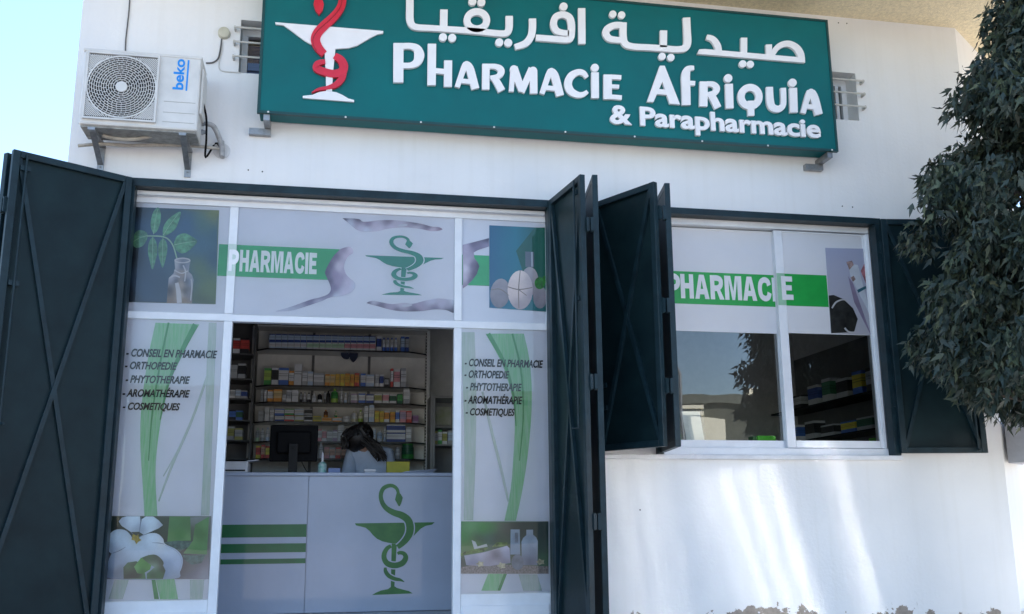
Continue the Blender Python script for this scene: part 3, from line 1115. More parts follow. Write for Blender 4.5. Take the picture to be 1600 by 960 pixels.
# picture: white flower and bowl
q2 = Trace(155, 790, 6, YP)
lo, hi = sxi0 + .002, mxa - .002
b = MB().use(M_INK)
b.painted(q2, [(30, 100), (1050, 100), (1050, 690), (20, 690)],
          [(80, 110, (20, 40, 32)), (180, 200, (16, 34, 28)), (60, 330, (18, 40, 34)), (60, 420, (30, 34, 40)), (60, 540, (112, 106, 124)), (60, 680, (104, 96, 112)), (620, 170, (28, 58, 50)), (560, 240, (14, 36, 30)), (640, 250, (36, 60, 50)), (700, 500, (80, 84, 96)),
           (850, 640, (112, 108, 124)), (980, 650, (140, 140, 160)), (900, 560, (96, 92, 104)), (800, 590, (60, 58, 66)), (900, 130, (110, 120, 130)), (880, 240, (54, 72, 60)), (760, 420, (20, 40, 34)), (640, 320, (40, 44, 42))], ST * 4, 30, clip=(lo, hi), smooth=False)
AL = [(700, 150, (62, 116, 72)), (760, 280, (52, 112, 56)), (830, 160, (54, 104, 62)), (680, 320, (80, 128, 76)), (850, 320, (96, 140, 92)), (1000, 180, (70, 124, 76)), (930, 260, (44, 96, 50)), (900, 420, (62, 120, 66)), (990, 430, (70, 124, 78)), (810, 450, (86, 130, 92))]
b.painted(q2, [(660, 104), (855, 104), (860, 330), (740, 332), (640, 340)], AL, ST * 5, 22, smooth=False)
b.painted(q2, [(900, 180), (1030, 105), (1010, 460), (790, 450), (880, 330)], AL, ST * 5, 22, clip=(lo, hi), smooth=False)
b.use(mat('aloe_cut_print', (0.08, 0.16, 0.15), 0.4, var=0.3, scale=40))
q2.poly(b, [(610, 345), (740, 330), (870, 340), (840, 390), (760, 430), (680, 390)], ST * 5.6)
q2.poly(b, [(780, 465), (900, 470), (1000, 460), (960, 540), (870, 555), (800, 510)], ST * 5.6)
b.use(M_INK)
PET = [(300, 130, (160, 184, 220)), (220, 150, (134, 156, 198)), (500, 150, (154, 180, 216)), (585, 185, (132, 150, 186)), (150, 300, (160, 186, 222)), (100, 400, (126, 150, 192)), (250, 350, (150, 174, 214)), (380, 240, (110, 134, 178)), (330, 320, (140, 160, 190)),
       (500, 300, (160, 182, 218)), (610, 340, (170, 176, 200)), (650, 440, (142, 166, 208)), (745, 540, (130, 154, 202)), (600, 620, (88, 118, 172)), (640, 560, (98, 130, 186)), (150, 560, (126, 150, 198)), (95, 620, (92, 114, 160)), (400, 400, (140, 164, 204)), (190, 610, (78, 100, 140)), (700, 670, (118, 136, 176)), (180, 460, (120, 144, 186))]
PET = [(x, y, tuple(min(235, (.55 * v + .45 * sum(c) / 3) * 1.08) for v in c)) for x, y, c in PET]
b.painted(q2, [(395, 245), (300, 250), (210, 190), (185, 150), (215, 115), (260, 102), (385, 102)], PET, ST * 6.2, 20, smooth=False)
b.painted(q2, [(380, 250), (400, 130), (440, 104), (510, 104), (560, 140), (600, 185), (560, 215), (480, 250), (420, 275)], PET, ST * 6.8, 20, smooth=False)
b.painted(q2, [(330, 330), (260, 240), (170, 225), (105, 265), (90, 340), (95, 430), (130, 450), (170, 430)], PET, ST * 6.2, 20)
b.painted(q2, [(120, 450), (330, 330), (440, 270), (540, 262), (600, 310), (620, 360), (720, 410), (775, 470), (785, 540), (760, 620), (700, 688), (120, 688), (85, 600), (90, 520)], PET, ST * 7.4, 20, clip=(sxi0 + .002, 9))
b.use(mat('petal_edge_print', (0.17, 0.21, 0.29), 0.4))
for pl in ([(395, 110, 4), (388, 180, 6), (380, 245, 5)], [(330, 330, 4), (400, 285, 7), (450, 268, 4)], [(300, 250, 4), (330, 285, 7), (335, 325, 3)], [(130, 448, 5), (190, 425, 7), (250, 390, 3)], [(612, 362, 4), (560, 352, 6), (500, 350, 3)]):
    q2.rib(b, pl, ST * 8.6)
b.use(mat('bowl_rim_print', (0.34, 0.40, 0.52), 0.4))
q2.rib(b, [(620, 372, 4), (715, 420, 5), (765, 480, 5), (772, 545, 5), (745, 620, 4)], ST * 8.4)
b.use(mat('pistil_print', (0.40, 0.30, 0.04), 0.4, var=0.3, scale=60))
q2.poly(b, [(305, 320), (320, 265), (350, 285), (370, 270), (380, 310), (400, 325), (370, 340), (350, 365), (335, 330)], ST * 9)
b.use(M_INK)
MINT = [(240, 590, (16, 50, 34)), (300, 540, (22, 64, 40)), (260, 560, (60, 110, 70)), (350, 640, (12, 34, 26)), (300, 670, (8, 26, 20)), (480, 480, (28, 84, 52)), (520, 520, (20, 56, 40)), (580, 530, (14, 44, 32)), (520, 560, (120, 150, 140)), (560, 640, (34, 92, 52)),
        (500, 660, (24, 70, 44)), (600, 600, (16, 48, 32)), (450, 660, (60, 110, 66)), (410, 490, (26, 70, 44)), (540, 470, (20, 60, 40))]
b.painted(q2, [(230, 580), (270, 535), (350, 522), (420, 560), (440, 688), (232, 688)], MINT, ST * 9, 16, smooth=False)
b.painted(q2, [(400, 490), (470, 465), (540, 465), (600, 520), (600, 560), (540, 580), (490, 560)], MINT, ST * 9.4, 16)
b.painted(q2, [(450, 640), (520, 580), (600, 560), (625, 610), (600, 688), (450, 688)], MINT, ST * 9, 16, smooth=False)
b.painted(q2, [(330, 575), (395, 490), (450, 505), (495, 550), (480, 600), (410, 640), (360, 635)],
          [(350, 580, (90, 150, 90)), (400, 520, (60, 130, 50)), (450, 540, (46, 120, 44)), (480, 580, (60, 130, 50)), (410, 620, (30, 96, 40)), (400, 570, (52, 124, 50))], ST * 10, 14, smooth=False)
b.build('flower_picture', None, shop)

# picture: white bottles in a garden
q3 = Trace(705, 790, 6, YP)
lo, hi = nxb + .002, sxi1 - .002
b = MB().use(M_INK)
b.painted(q3, [(60, 150), (910, 150), (910, 640), (60, 640)],
          [(100, 170, (70, 120, 84)), (120, 280, (58, 116, 66)), (180, 200, (90, 140, 100)), (300, 220, (58, 128, 62)), (380, 200, (60, 116, 66)), (260, 310, (44, 60, 60)), (350, 300, (60, 84, 86)), (430, 300, (52, 60, 62)), (470, 200, (84, 88, 82)), (530, 230, (74, 74, 70)),
           (600, 190, (36, 44, 46)), (690, 210, (20, 40, 42)), (800, 200, (18, 44, 44)), (880, 260, (22, 48, 50)), (860, 400, (40, 64, 62)), (860, 480, (56, 90, 70)), (90, 420, (78, 110, 70)), (90, 520, (52, 60, 66)), (480, 340, (60, 80, 60)), (230, 380, (90, 120, 70))], ST * 4, 26, clip=(lo, hi), smooth=False)
b.use(mat('gravel_print', (0.34, 0.30, 0.30), 0.4, var=0.5, scale=90, col2=(0.10, 0.075, 0.06)))
b.flat([clipx(q3.p(*p), lo, hi) for p in [(60, 580), (300, 540), (600, 560), (910, 570), (910, 640), (60, 640)]], YP, ST * 4.8)
b.use(M_INK)
b.painted(q3, [(120, 470), (300, 440), (520, 378), (545, 400), (555, 540), (350, 570), (140, 560)],
          [(140, 480, (150, 150, 176)), (300, 450, (172, 170, 196)), (510, 385, (176, 176, 204)), (530, 460, (150, 150, 180)), (200, 540, (120, 122, 150)), (330, 480, (136, 130, 150)), (420, 480, (90, 84, 96)), (420, 530, (150, 146, 170)), (500, 540, (110, 110, 134))], ST * 5.6, 18, smooth=False)
b.use(mat('moss_print', (0.14, 0.24, 0.05), 0.4, var=0.4, scale=40))
q3.poly(b, [(80, 450), (200, 410), (350, 395), (300, 430), (120, 460), (80, 480)], ST * 5.4)
q3.poly(b, [(380, 390), (430, 345), (520, 345), (545, 370), (500, 380)], ST * 5.4)
b.use(M_INK)
WB = [(560, 300, (150, 166, 190)), (640, 300, (146, 160, 186)), (600, 300, (84, 96, 124)), (600, 400, (130, 146, 172)), (600, 230, (150, 160, 180)), (668, 360, (150, 166, 190)), (735, 250, (140, 150, 172)), (735, 300, (120, 134, 160)), (700, 400, (124, 140, 168)), (800, 360, (150, 164, 190)),
      (760, 420, (108, 124, 152)), (730, 540, (74, 84, 112)), (790, 540, (96, 108, 138)), (668, 540, (112, 122, 150))]
b.painted(q3, [(555, 225), (640, 225), (645, 460), (552, 460)], WB, ST * 6.4, 16, smooth=False)
b.painted(q3, [(702, 228), (765, 228), (765, 275), (795, 300), (810, 335), (805, 560), (660, 560), (656, 340), (672, 305), (702, 278)], WB, ST * 6.4, 16, smooth=False)
b.use(mat('bottle_shadow_print', (0.20, 0.23, 0.29), 0.4, var=0.2, scale=18))
q3.rect(b, 595, 255, 625, 350, ST * 7.2)
q3.disc(b, 620, 532, 57, ST * 7.6, 72)
b.use(mat('round_tin_print', (0.40, 0.46, 0.52), 0.4, var=0.1, scale=30))
q3.disc(b, 622, 530, 48, ST * 8.4, 62)
b.use(mat('blossom_print', (0.48, 0.44, 0.30), 0.4, var=0.3, scale=50))
for x, y, r in ((270, 548, 42), (470, 565, 48), (835, 530, 45)):
    q3.poly(b, [(x + r * (0.6 + 0.4 * (k % 2)) * cos(k * pi / 5), y + r * (0.6 + 0.4 * (k % 2)) * 0.75 * sin(k * pi / 5)) for k in range(10)], ST * 7.4)
b.use(mat('orchid_print', (0.55, 0.56, 0.58), 0.4))
q3.poly(b, [(190, 325), (225, 340), (245, 385), (330, 360), (340, 385), (215, 410)], ST * 6.4)
b.build('bottles_picture', None, shop)

# ------------------------------------------------------------------ display window (two sliding sashes)
YW = 0.06
ws = lambda px, py, Y=YW: at(px, py, Y)
wz1, wz0 = Z_WIN - 0.034, Z_SILL + 0.0
b = MB()
b.box(WX0 + .035, WX1 - .035, YW, YW + .10, ws(1200, 357)[1], wz1)
b.box(WX0 + .035, WX1 - .035, YW - .012, YW + .10, wz0, ws(1200, 700.5)[1])
b.box(WX0 + .035, WX0 + .06, YW + .001, YW + .099, ws(1200, 700)[1], ws(1200, 358)[1])
b.box(WX1 - .06, WX1 - .035, YW + .001, YW + .099, ws(1200, 700)[1], ws(1200, 358)[1])
disp = b.build('display_window', M_ALU, building, bevel=0.003)
zf = ws(1200, 520, YW + .03)[1]
xm0, xm1 = ws(1219, 500)[0], ws(1232, 500)[0]
Z0s, Z1s = ws(1200, 700)[1], ws(1200, 358.5)[1]


def sash(xa, xb, Yf, st):
    mb = MB()
    zb = Z0s + 0.055
    ztp = Z1s - 0.012
    mb.box(xa, xa + st[0], Yf, Yf + .028, Z0s + .002, Z1s - .002)
    mb.box(xb - st[1], xb, Yf, Yf + .028, Z0s + .002, Z1s - .002)
    mb.box(xa + st[0] + .001, xb - st[1] - .001, Yf + .001, Yf + .028, Z0s + .002, zb)
    mb.box(xa + st[0] + .001, xb - st[1] - .001, Yf + .001, Yf + .028, ztp, Z1s - .002)
    s = mb.build('sash', M_ALU, disp, bevel=0.002)
    p = MB()
    p.quad((xa + st[0], Yf + .012, zb), (xb - st[1], Yf + .012, zb), (xb - st[1], Yf + .012, ztp), (xa + st[0], Yf + .012, ztp))
    p.build('glass_pane', M_GLASS, disp)
    f = MB()
    f.box(xa + st[0], xb - st[1], Yf + .0085, Yf + .0112, zf, ztp)
    f.build('window_film', M_FILMW, disp)
    return xa + st[0], xb - st[1], ztp


Y2 = YW + .012          # outer, far sash
Y1 = YW + .052          # inner, near sash
r0, r1, ztp = sash(xm0, WX1 - .05, Y2, (xm1 - xm0, 0.03))
l0, l1, _ = sash(WX0 + .05, xm0 + 0.03, Y1, (0.03, 0.03))
b = MB()
yb_ = Y1 + .0083
zg1, zg0 = at(1130, 427, yb_)[1], at(1130, 477, yb_)[1]
b.flat([(l0, zg0), (l1, zg0), (l1, zg1), (l0, zg1)], yb_, .001)
b.build('green_band', M_BAND2, disp)
b = MB()
yb2 = Y2 + .0083
xg = at(1293, 455, yb2)[0]
b.flat([(r0, zg0 + .004), (xg, zg0 + .004), (xg, zg1 + .004), (r0, zg1 + .004)], yb2, .001)
b.build('green_band', M_BAND2, disp)
b = MB()
zl1, zl0 = at(1140, 431.5, yb_)[1], at(1140, 469, yb_)[1]
poster(b, 'PHARMACI', at(1042.5, 448, yb_)[0], at(1213, 455, yb_)[0], zl0, zl1, yb_, .003)
b.build('lettering', M_PRINTW, disp)
b = MB()
b.flat([(xm0 + .001, zg0 + .004), (xm1 - .001, zg0 + .004), (xm1 - .001, zg1 + .004), (xm0 + .001, zg1 + .004)], Y2, .0008)
b.build('green_band', mat('faint_green_film_window', (0.30, 0.52, 0.36), 0.35), disp)
b = MB()
zl1, zl0 = at(1230, 432, Y2)[1], at(1230, 469, Y2)[1]
poster(b, 'E', at(1221, 450, Y2)[0], at(1239, 450, Y2)[0], zl0, zl1, Y2 - .001, .0012)
b.build('lettering', M_PRINTW, disp)
qw = Trace(1220, 360, 5.333, yb2)
b = MB().use(gradient_mat('pale_photo_print', [(0.0, (0.40, 0.39, 0.42)), (1.0, (0.34, 0.36, 0.48))], 'Z', wob=0.1))
b.flat([clipx(qw.p(*p), r0, r1) for p in [(370, 148), (900, 165), (900, 880), (417, 858)]], yb2, .001)
b.use(mat('dark_stone_print', (0.020, 0.020, 0.018), 0.4, var=0.4, scale=18))
b.flat([clipx(qw.p(*p), r0, r1) for p in [(398, 545), (440, 540), (520, 575), (600, 650), (640, 740), (610, 850), (420, 858), (405, 650)]], yb2, .002)
b.use(mat('stone_vein_print', (0.42, 0.42, 0.42), 0.4))
qw.rib(b, [(425, 650, 12), (460, 600, 14), (520, 580, 8), (570, 605, 3)], .0032)
qw.rib(b, [(530, 815, 14), (560, 845, 12), (600, 850, 8), (630, 835, 3)], .0032)
b.use(mat('mauve_print', (0.22, 0.18, 0.26), 0.4, var=0.1))
b.flat([clipx(qw.p(*p), r0, r1) for p in [(560, 385), (600, 440), (830, 860), (760, 870), (610, 600)]], yb2, .002)
b.use(mat('tube_print', (0.50, 0.53, 0.58), 0.4, var=0.06, scale=14))
b.flat([clipx(qw.p(*p), r0, r1) for p in [(570, 330), (600, 285), (640, 290), (780, 620), (750, 690), (715, 650), (580, 390)]], yb2, .003)
b.use(mat('tube_cap_print', (0.36, 0.25, 0.23), 0.4, var=0.3, scale=30))
qw.poly(b, [(545, 265), (590, 255), (605, 290), (570, 330)], .004)
qw.poly(b, [(580, 395), (605, 380), (622, 410), (600, 430)], .004)
b.use(mat('tube_mark_print', (0.02, 0.10, 0.14), 0.4))
qw.poly(b, [(635, 498), (705, 465), (710, 485), (645, 522)], .004)
b.use(mat('fruit_print', (0.38, 0.14, 0.16), 0.4, var=0.4, scale=20))
b.flat([clipx(qw.p(*p), r0, r1) for p in [(665, 340), (720, 280), (900, 300), (900, 640), (790, 600), (720, 450)]], yb2, .002)
b.use(mat('red_fruit_print', (0.42, 0.03, 0.02), 0.4, var=0.3, scale=25))
b.flat([clipx(qw.p(*p), r0, r1) for p in [(760, 640), (830, 610), (900, 640), (900, 850), (815, 800), (750, 720)]], yb2, .003)
b.use(mat('green_fruit_print', (0.05, 0.09, 0.05), 0.4, var=0.3, scale=25))
b.flat([clipx(qw.p(*p), r0, r1) for p in [(740, 170), (900, 165), (900, 330), (730, 290)]], yb2, .003)
b.build('cosmetics_picture', None, disp)

# ------------------------------------------------------------------ small barred windows
for (x0, z0, x1, z1), blue in ((SW0, True), (SW1, False)):
    b = MB()
    for xa, xb, za, zb in ((x0, x1, z1 - .045, z1), (x0, x1, z0, z0 + .03), (x0, x0 + .04, z0 + .031, z1 - .046), (x1 - .04, x1, z0 + .031, z1 - .046)):
        b.box(xa, xb, .15, .20, za, zb)
    if not blue:
        b.box(x1 - .10, x1 - .075, .14, .19, z0 + .03, z1 - .05)
    wnd = b.build('barred_window', M_ALU, building)
    b = MB()
    b.quad((x0 + .04, .175, z0 + .03), (x1 - .04, .175, z0 + .03), (x1 - .04, .175, z1 - .04), (x0 + .04, .175, z1 - .04))
    b.build('glass_pane', M_GLASS, wnd)
    b = MB()
    if blue:
        k = 9
        for i in range(k):
            h = (z1 - z0 - .1) / k
            b.box(x0 + .03, x1 - .03, .215, .222 + .004 * (i % 2), z0 + .02 + i * h, z0 + .02 + i * h + h * .93)
        b.build('blind_or_backing', mat('navy_blind', (0.02, 0.035, 0.14), 0.6), wnd)
    else:
        b.box(x0 + .02, x1 - .02, .235, .245, z0 + .01, z1 - .01)  # plain dark board behind the glass, keeps the pane dark
        b.build('blind_or_backing', mat('dark_backing', (0.03, 0.04, 0.035), 0.8), wnd)
    for i in range(3):
        b = MB()
        zz = z1 - .085 - i * (z1 - z0 - .05) * .31
        b.tube([(x0 - .04, -.05, zz), (x1 + .04, -.05, zz)], .007, 8)
        for xx in (x0 - .034, x1 + .034):
            b.box(xx - .005, xx + .005, -.05, .0, zz - .012, zz + .012)
        b.build('window_bar', mat('bar_paint', (0.55, 0.54, 0.50), 0.5), wnd)
# plugged screw holes in the render
for px, py in ((388, 266), (410, 268.5), (1316, 322.5), (1332, 324), (1310, 36), (1323, 37), (1000, 797)):
    X, Z = at(px, py)
    b = MB()
    b.lathe((X, -.003, Z), [(.005, 0), (.005, .003)], 10, 'Y')
    b.build('screw_plug', mat('screw_hole_grey', (0.05, 0.05, 0.05), 0.9), building)


# ------------------------------------------------------------------ steel shutters
def leaf(A, B, z0, z1, inner, label, bolt=True, hinge_at='B', brace=True):
    """one sheet steel leaf from hinge A to free edge B; inner = side that carries the braces"""
    A, B = Vector((*A, 0)), Vector((*B, 0))
    u = (B - A)
    L_ = u.length
    u.normalize()
    n = Vector((-u.y, u.x, 0))
    if n.dot(Vector((*inner, 0))) < 0:
        n = -n
    P = lambda s, h, d=0.0: A + u * s + n * d + Vector((0, 0, h))
    f = 0.042
    mb = MB()
    mb.obox(P(0.004, z0 + .004, 0), u * (L_ - .008), n * 0.003, (0, 0, z1 - z0 - .008))
    o = mb.build('shutter_leaf', M_STEEL, building, label=label)
    mb = MB()
    mb.obox(P(0, z0, -.004), u * f, n * .036, (0, 0, z1 - z0))
    mb.obox(P(L_ - f, z0, -.004), u * f, n * .036, (0, 0, z1 - z0))
    mb.obox(P(f + .001, z0, -.003), u * (L_ - 2 * f - .002), n * .034, (0, 0, f))
    mb.obox(P(f + .001, z1 - f, -.003), u * (L_ - 2 * f - .002), n * .034, (0, 0, f))
    mb.build('edge_frame', M_STEEL2, o, bevel=0.003)
    if brace:
        for k, (h0, h1) in enumerate(((z0 + f, z1 - f), (z1 - f, z0 + f))):
            mb = MB()
            mb.bar(P(f, h0, .004 + .001 * k), P(L_ - f, h1, .004 + .001 * k), .026, .018 + .004 * k, n)
            mb.build('brace', M_STEEL2, o)
    for h in (z0 + (z1 - z0) * .22, z0 + (z1 - z0) * .52, z0 + (z1 - z0) * .88):
        mb = MB()
        s = L_ - .006 if hinge_at == 'B' else .006
        mb.obox(P(s - .022, h - .045, -.022), u * .044, n * .020, (0, 0, .09))
        mb.tube([P(s, h - .05, -.014), P(s, h + .05, -.014)], .011, 8)
        mb.build('hinge', M_STEEL2, o)
    if bolt:
        s = L_ - .075
        mb = MB()
        h0, h1 = (z0 + .42 * (z1 - z0), z1 - .02) if bolt != 'low' else (z0 + .02, z0 + .3 * (z1 - z0))
        mb.tube([P(s, h0, .045), P(s, h1, .045)], .007, 8)
        mb.obox(P(s - .03, h1 - .10, .028), u * .06, n * .012, (0, 0, .03))
        mb.obox(P(s - .03, (h0 + h1) / 2, .028), u * .06, n * .012, (0, 0, .03))
        mb.tube([P(s, h0, .045), P(s - .01, h0, .085)], .007, 8)
        mb.build('slide_bolt', M_STEEL2, o)
    return o


ZD = at(196, 282)[1]
A = (DX0 + .005, -.04)
B = at_z(19, 235, ZD)
leaf(A, B, FLOOR + .02, ZD, (1, -1), 'dark green shutter leaf standing open with crossed braces', hinge_at='B')
# second leaf folded behind the first
dv = Vector((A[0] - B[0], A[1] - B[1])).normalized()
nn = Vector((-dv.y, dv.x))
if nn.dot(Vector((1, -1))) > 0:
    nn = -nn
A2 = Vector(B) + nn * .045 - dv * .012
B2 = Vector((A[0], A[1])) + nn * .30
leaf(A2, B2, FLOOR + .02, ZD - .004, (nn.x, nn.y), 'dark green shutter leaf folded behind the first', bolt=False, hinge_at='A')
# door, far side
ZD2 = at(864, 318)[1]
A = (DX1 - .005, -.04)
B = at_z(913, 273, ZD2)
leaf(A, B, FLOOR + .02, ZD2, (-1, 0), 'dark green shutter leaf seen almost edge on beside the shop front', hinge_at='B')
B2 = at_z(926, 273, ZD2)
leaf((B2[0], B2[1]), (A[0] + .215, -.05), FLOOR + .02, ZD2, (1, 0), 'dark green shutter leaf folded back to back', bolt=False, hinge_at='A')
# window, near side: V-folded pair
ZW = Z_WIN - .004
Jn = at_z(1039, 286, ZW)
leaf((WX0 + .01, -.04), (Jn[0], Jn[1]), Z_SILL + .01, ZW, (1, 0), 'narrow green shutter leaf beside the display window', bolt=False, hinge_at='B')
J2 = at_z(1026, 285, ZW)
E2 = at_z(930, 322, ZW)
e2 = Vector(J2) + (Vector(E2) - Vector(J2)) * 1.06
leaf(J2, (e2.x, min(e2.y, -.05)), Z_SILL + .01, ZW, (-1, -1), 'green shutter leaf with crossed braces folded out over the wall', bolt='low', hinge_at='A')
# window, far side: one wide leaf laid back towards the wall
A = (WX1 - .005, -.045)
Bz = at_z(1541, 709.5, Z_SILL + .01)
B = (at(1541, 709, -.13)[0], -.13)
leaf(A, B, Z_SILL + .012, ZW, (0, -1), 'green shutter leaf laid back against the wall behind the tree', bolt='low', hinge_at='A')

# ------------------------------------------------------------------ sign
YS = -0.20
xs0, zs0 = at(404.5, 174.6, YS)
xs1, _ = at(1306, 234.5, YS)
zs0 = (zs0 + at(1306.7, 234.6, YS)[1]) / 2
zs1 = at(1291, 34, YS)[1]
xs1 = (at(1291, 34, YS)[0] + at(1306.7, 234.6, YS)[0]) / 2
sign = thing('shop_sign', 'long teal pharmacy sign box with white raised Arabic and Latin lettering', 'sign', ((xs0 + xs1) / 2, -.1, zs0))
b = MB()
b.box(xs0, xs1, YS, -.03, zs0, zs1)
b.build('sign_box', M_SIGN, sign, bevel=0.004)
b = MB()
e = .012
for q in ((xs0 - e, xs1 + e, zs0 - e, zs0 + .006), (xs0 - e, xs1 + e, zs1 - .006, zs1 + e), (xs0 - e, xs0 + .005, zs0 + .007, zs1 - .007), (xs1 - .005, xs1 + e, zs0 + .007, zs1 - .007)):
    b.box(q[0], q[1], YS - .006, YS + .02, q[2], q[3])
b.build('sign_edge', M_SIGNDK, sign)
for xx in (xs0 + .03, xs1 - .07):
    b = MB()
    b.box(xx, xx + .04, YS + .01, -.001, zs0 - .055, zs0 - .013)
    b.box(xx - .10, xx + .04, -.045, -.003, zs0 - .10, zs0 - .056)
    b.build('wall_bracket', M_GALV, sign)
b = MB()
for i in range(9):
    xx = xs0 + .06 + i * (xs1 - xs0 - .1) / 8
    b.lathe((xx, YS - .010, zs0 - .002), [(.002, 0), (.007, .002), (.007, .004)], 8, 'Y')
b.build('edge_screw', mat('bright_screw', (0.7, 0.7, 0.7), 0.3, 0.6), sign)
YL = YS - .004
TL = 0.022
z4 = Trace(600, 0, 4.4444, YL)
z5 = Trace(940, 0, 4.0, YL)
# Arabic, the far word
b = MB()
for pl in ([(178, -60, 52), (178, 60, 52), (178, 140, 52), (192, 182, 46), (228, 200, 42), (330, 206, 40), (440, 213, 40), (640, 228, 42), (800, 243, 42), (848, 238, 46), (865, 205, 50), (866, 122, 50)],
           [(1027, 140, 50), (1027, 210, 50), (1015, 265, 50), (978, 312, 48), (905, 337, 38)],
           [(1050, 272, 42), (1160, 280, 42), (1260, 287, 42), (1290, 275, 46), (1296, 240, 50), (1296, 175, 50), (1280, 130, 48), (1235, 112, 44), (1187, 130, 46), (1173, 180, 48), (1192, 222, 46),
            (1235, 238, 40), (1280, 241, 38)]):
    z4.rib(b, pl, TL)
z4.bar(b, 414, 78, 412, 205, 52, TL)
z4.bar(b, 1368, 68, 1370, 315, 50, TL)
z4.ring(b, 642, 152, 68, 60, 48, TL)
for x, y in ((611, 22), (673, 28), (407, 270), (471, 274), (797, 305), (859, 308), (1242, 57)):
    z4.disc(b, x, y, 28, TL)
for pl in ([(130, 150, 44), (130, 240, 44), (144, 283, 42), (190, 300, 38), (290, 306, 38), (380, 312, 38), (470, 318, 38), (515, 308, 44), (530, 275, 48), (528, 200, 46), (524, 120, 46)],
           [(125, 168, 40), (75, 168, 40), (32, 190, 44), (22, 220, 44), (45, 250, 40), (95, 259, 36), (132, 260, 36)],
           [(650, 240, 30), (690, 255, 38), (718, 295, 42), (725, 338, 40)],
           [(1056, 358, 30), (1085, 312, 34), (1120, 288, 36), (1165, 283, 38), (1210, 307, 42), (1235, 345, 44), (1244, 388, 38)]):
    z5.rib(b, pl, TL)
z5.poly(b, [(592, 346), (604, 318), (640, 316), (1262, 370), (1264, 401), (1240, 400)], TL)
for q in ((382, 200, 380, 305, 44), (883, 245, 882, 355, 40), (1038, 287, 1040, 362, 38)):
    z5.bar(b, *q, TL)
for x, y in ((65, 99), (120, 104), (372, 362), (427, 368), (875, 408), (922, 411)):
    z5.disc(b, x, y, 23, TL)
b.build('arabic_lettering', M_LETTER, sign)
# PhARMACiE
b = MB()


def small_a(tr, dx, dy, k=1.0):
    tr.rib(b, [(505 * 1 + dx, 615 + dy, 36), (552 + dx, 482 + dy, 42), (568 + dx, 455 + dy, 44)], TL)
    tr.rib(b, [(572 + dx, 455 + dy, 46), (592 + dx, 485 + dy, 56), (612 + dx, 553 + dy, 56), (632 + dx, 627 + dy, 54)], TL)
    tr.disc(b, 571 + dx, 460 + dy, 25, TL)
    tr.bar(b, 535 + dx, 572 + dy, 610 + dx, 580 + dy, 32, TL)


z4.bar(b, 99, 310, 98, 583, 70, TL)
z4.rib(b, [(120, 331, 40), (185, 331, 42), (228, 350, 56), (243, 395, 70), (228, 440, 58), (185, 464, 40), (120, 465, 38)], TL)
z4.bar(b, 331, 315, 328, 602, 58, TL)
z4.bar(b, 350, 501, 445, 511, 36, TL)
z4.bar(b, 443, 430, 441, 613, 56, TL)
small_a(z4, 0, 0)
z4.bar(b, 705, 453, 703, 632, 52, TL)
z4.rib(b, [(725, 470, 32), (770, 472, 36), (803, 488, 46), (810, 515, 46), (785, 542, 36), (735, 550, 28)], TL)
z4.rib(b, [(750, 546, 40), (775, 570, 48), (814, 641, 52)], TL)
z4.bar(b, 892, 492, 880, 646, 34, TL)
z4.disc(b, 898, 492, 28, TL)
z4.rib(b, [(898, 478, 52), (925, 560, 52), (955, 640, 46)], TL)
z4.rib(b, [(953, 650, 40), (985, 570, 46), (1024, 486, 50)], TL)
z4.bar(b, 1034, 498, 1036, 660, 52, TL)
z4.disc(b, 1031, 502, 28, TL)
small_a(z4, 587, 47)
z4.rib(b, [(1404, 548, 28), (1380, 518, 38), (1340, 512, 42), (1293, 540, 52), (1273, 592, 54), (1292, 642, 52), (1340, 668, 42), (1378, 665, 34), (1408, 645, 26)], TL)
z4.bar(b, 1460, 513, 1461, 692, 52, TL)
z4.disc(b, 1459, 481, 28, TL)
z5.bar(b, 33, 475, 33, 628, 52, TL)
z5.bar(b, 45, 489, 118, 493, 28, TL)
z5.bar(b, 45, 548, 104, 551, 24, TL)
z5.bar(b, 45, 613, 121, 619, 28, TL)
b.build('name_lettering', M_LETTER, sign)
b = MB()
# AfRiQUiA
z5.poly(b, [(278, 644), (358, 420), (388, 420), (484, 662), (420, 657), (374, 520), (318, 647)], TL)
z5.bar(b, 332, 580, 425, 588, 32, TL)
z5.rib(b, [(523, 665, 54), (521, 560, 54), (519, 485, 54), (527, 450, 46), (545, 436, 34), (572, 433, 26)], TL)
z5.bar(b, 535, 527, 578, 530, 28, TL)
z5.bar(b, 632, 518, 630, 673, 50, TL)
z5.rib(b, [(650, 532, 30), (692, 537, 36), (712, 560, 42), (700, 588, 36), (655, 600, 28)], TL)
z5.rib(b, [(672, 597, 38), (692, 625, 44), (721, 682, 44)], TL)
z5.bar(b, 789, 533, 794, 686, 48, TL)
z5.disc(b, 784, 498, 26, TL)
z5.ring(b, 921, 613, 56, 58, 44, TL)
z5.bar(b, 925, 638, 928, 732, 40, TL)
z5.rib(b, [(1042, 552, 42), (1045, 630, 46), (1058, 676, 46), (1095, 690, 42), (1124, 670, 36), (1130, 630, 34), (1127, 558, 34)], TL)
z5.bar(b, 1189, 558, 1194, 712, 48, TL)
z5.disc(b, 1185, 526, 26, TL)
z5.rib(b, [(1251, 716, 32), (1282, 610, 36), (1296, 580, 40)], TL)
z5.disc(b, 1301, 585, 22, TL)
z5.rib(b, [(1303, 580, 42), (1322, 620, 50), (1350, 724, 48)], TL)
z5.bar(b, 1272, 672, 1335, 681, 28, TL)
b.build('name_lettering', M_LETTER, sign)
b = MB()
x0, z1 = z5.p(45, 672)
x1, z0 = z5.p(1366, 890)
text(b, '& Parapharmacie', x0, x1, z5.p(580, 853)[1], z5.p(672, 706)[1], YL, TL, bold=0.030)
b.build('subtitle_lettering', M_LETTER, sign)
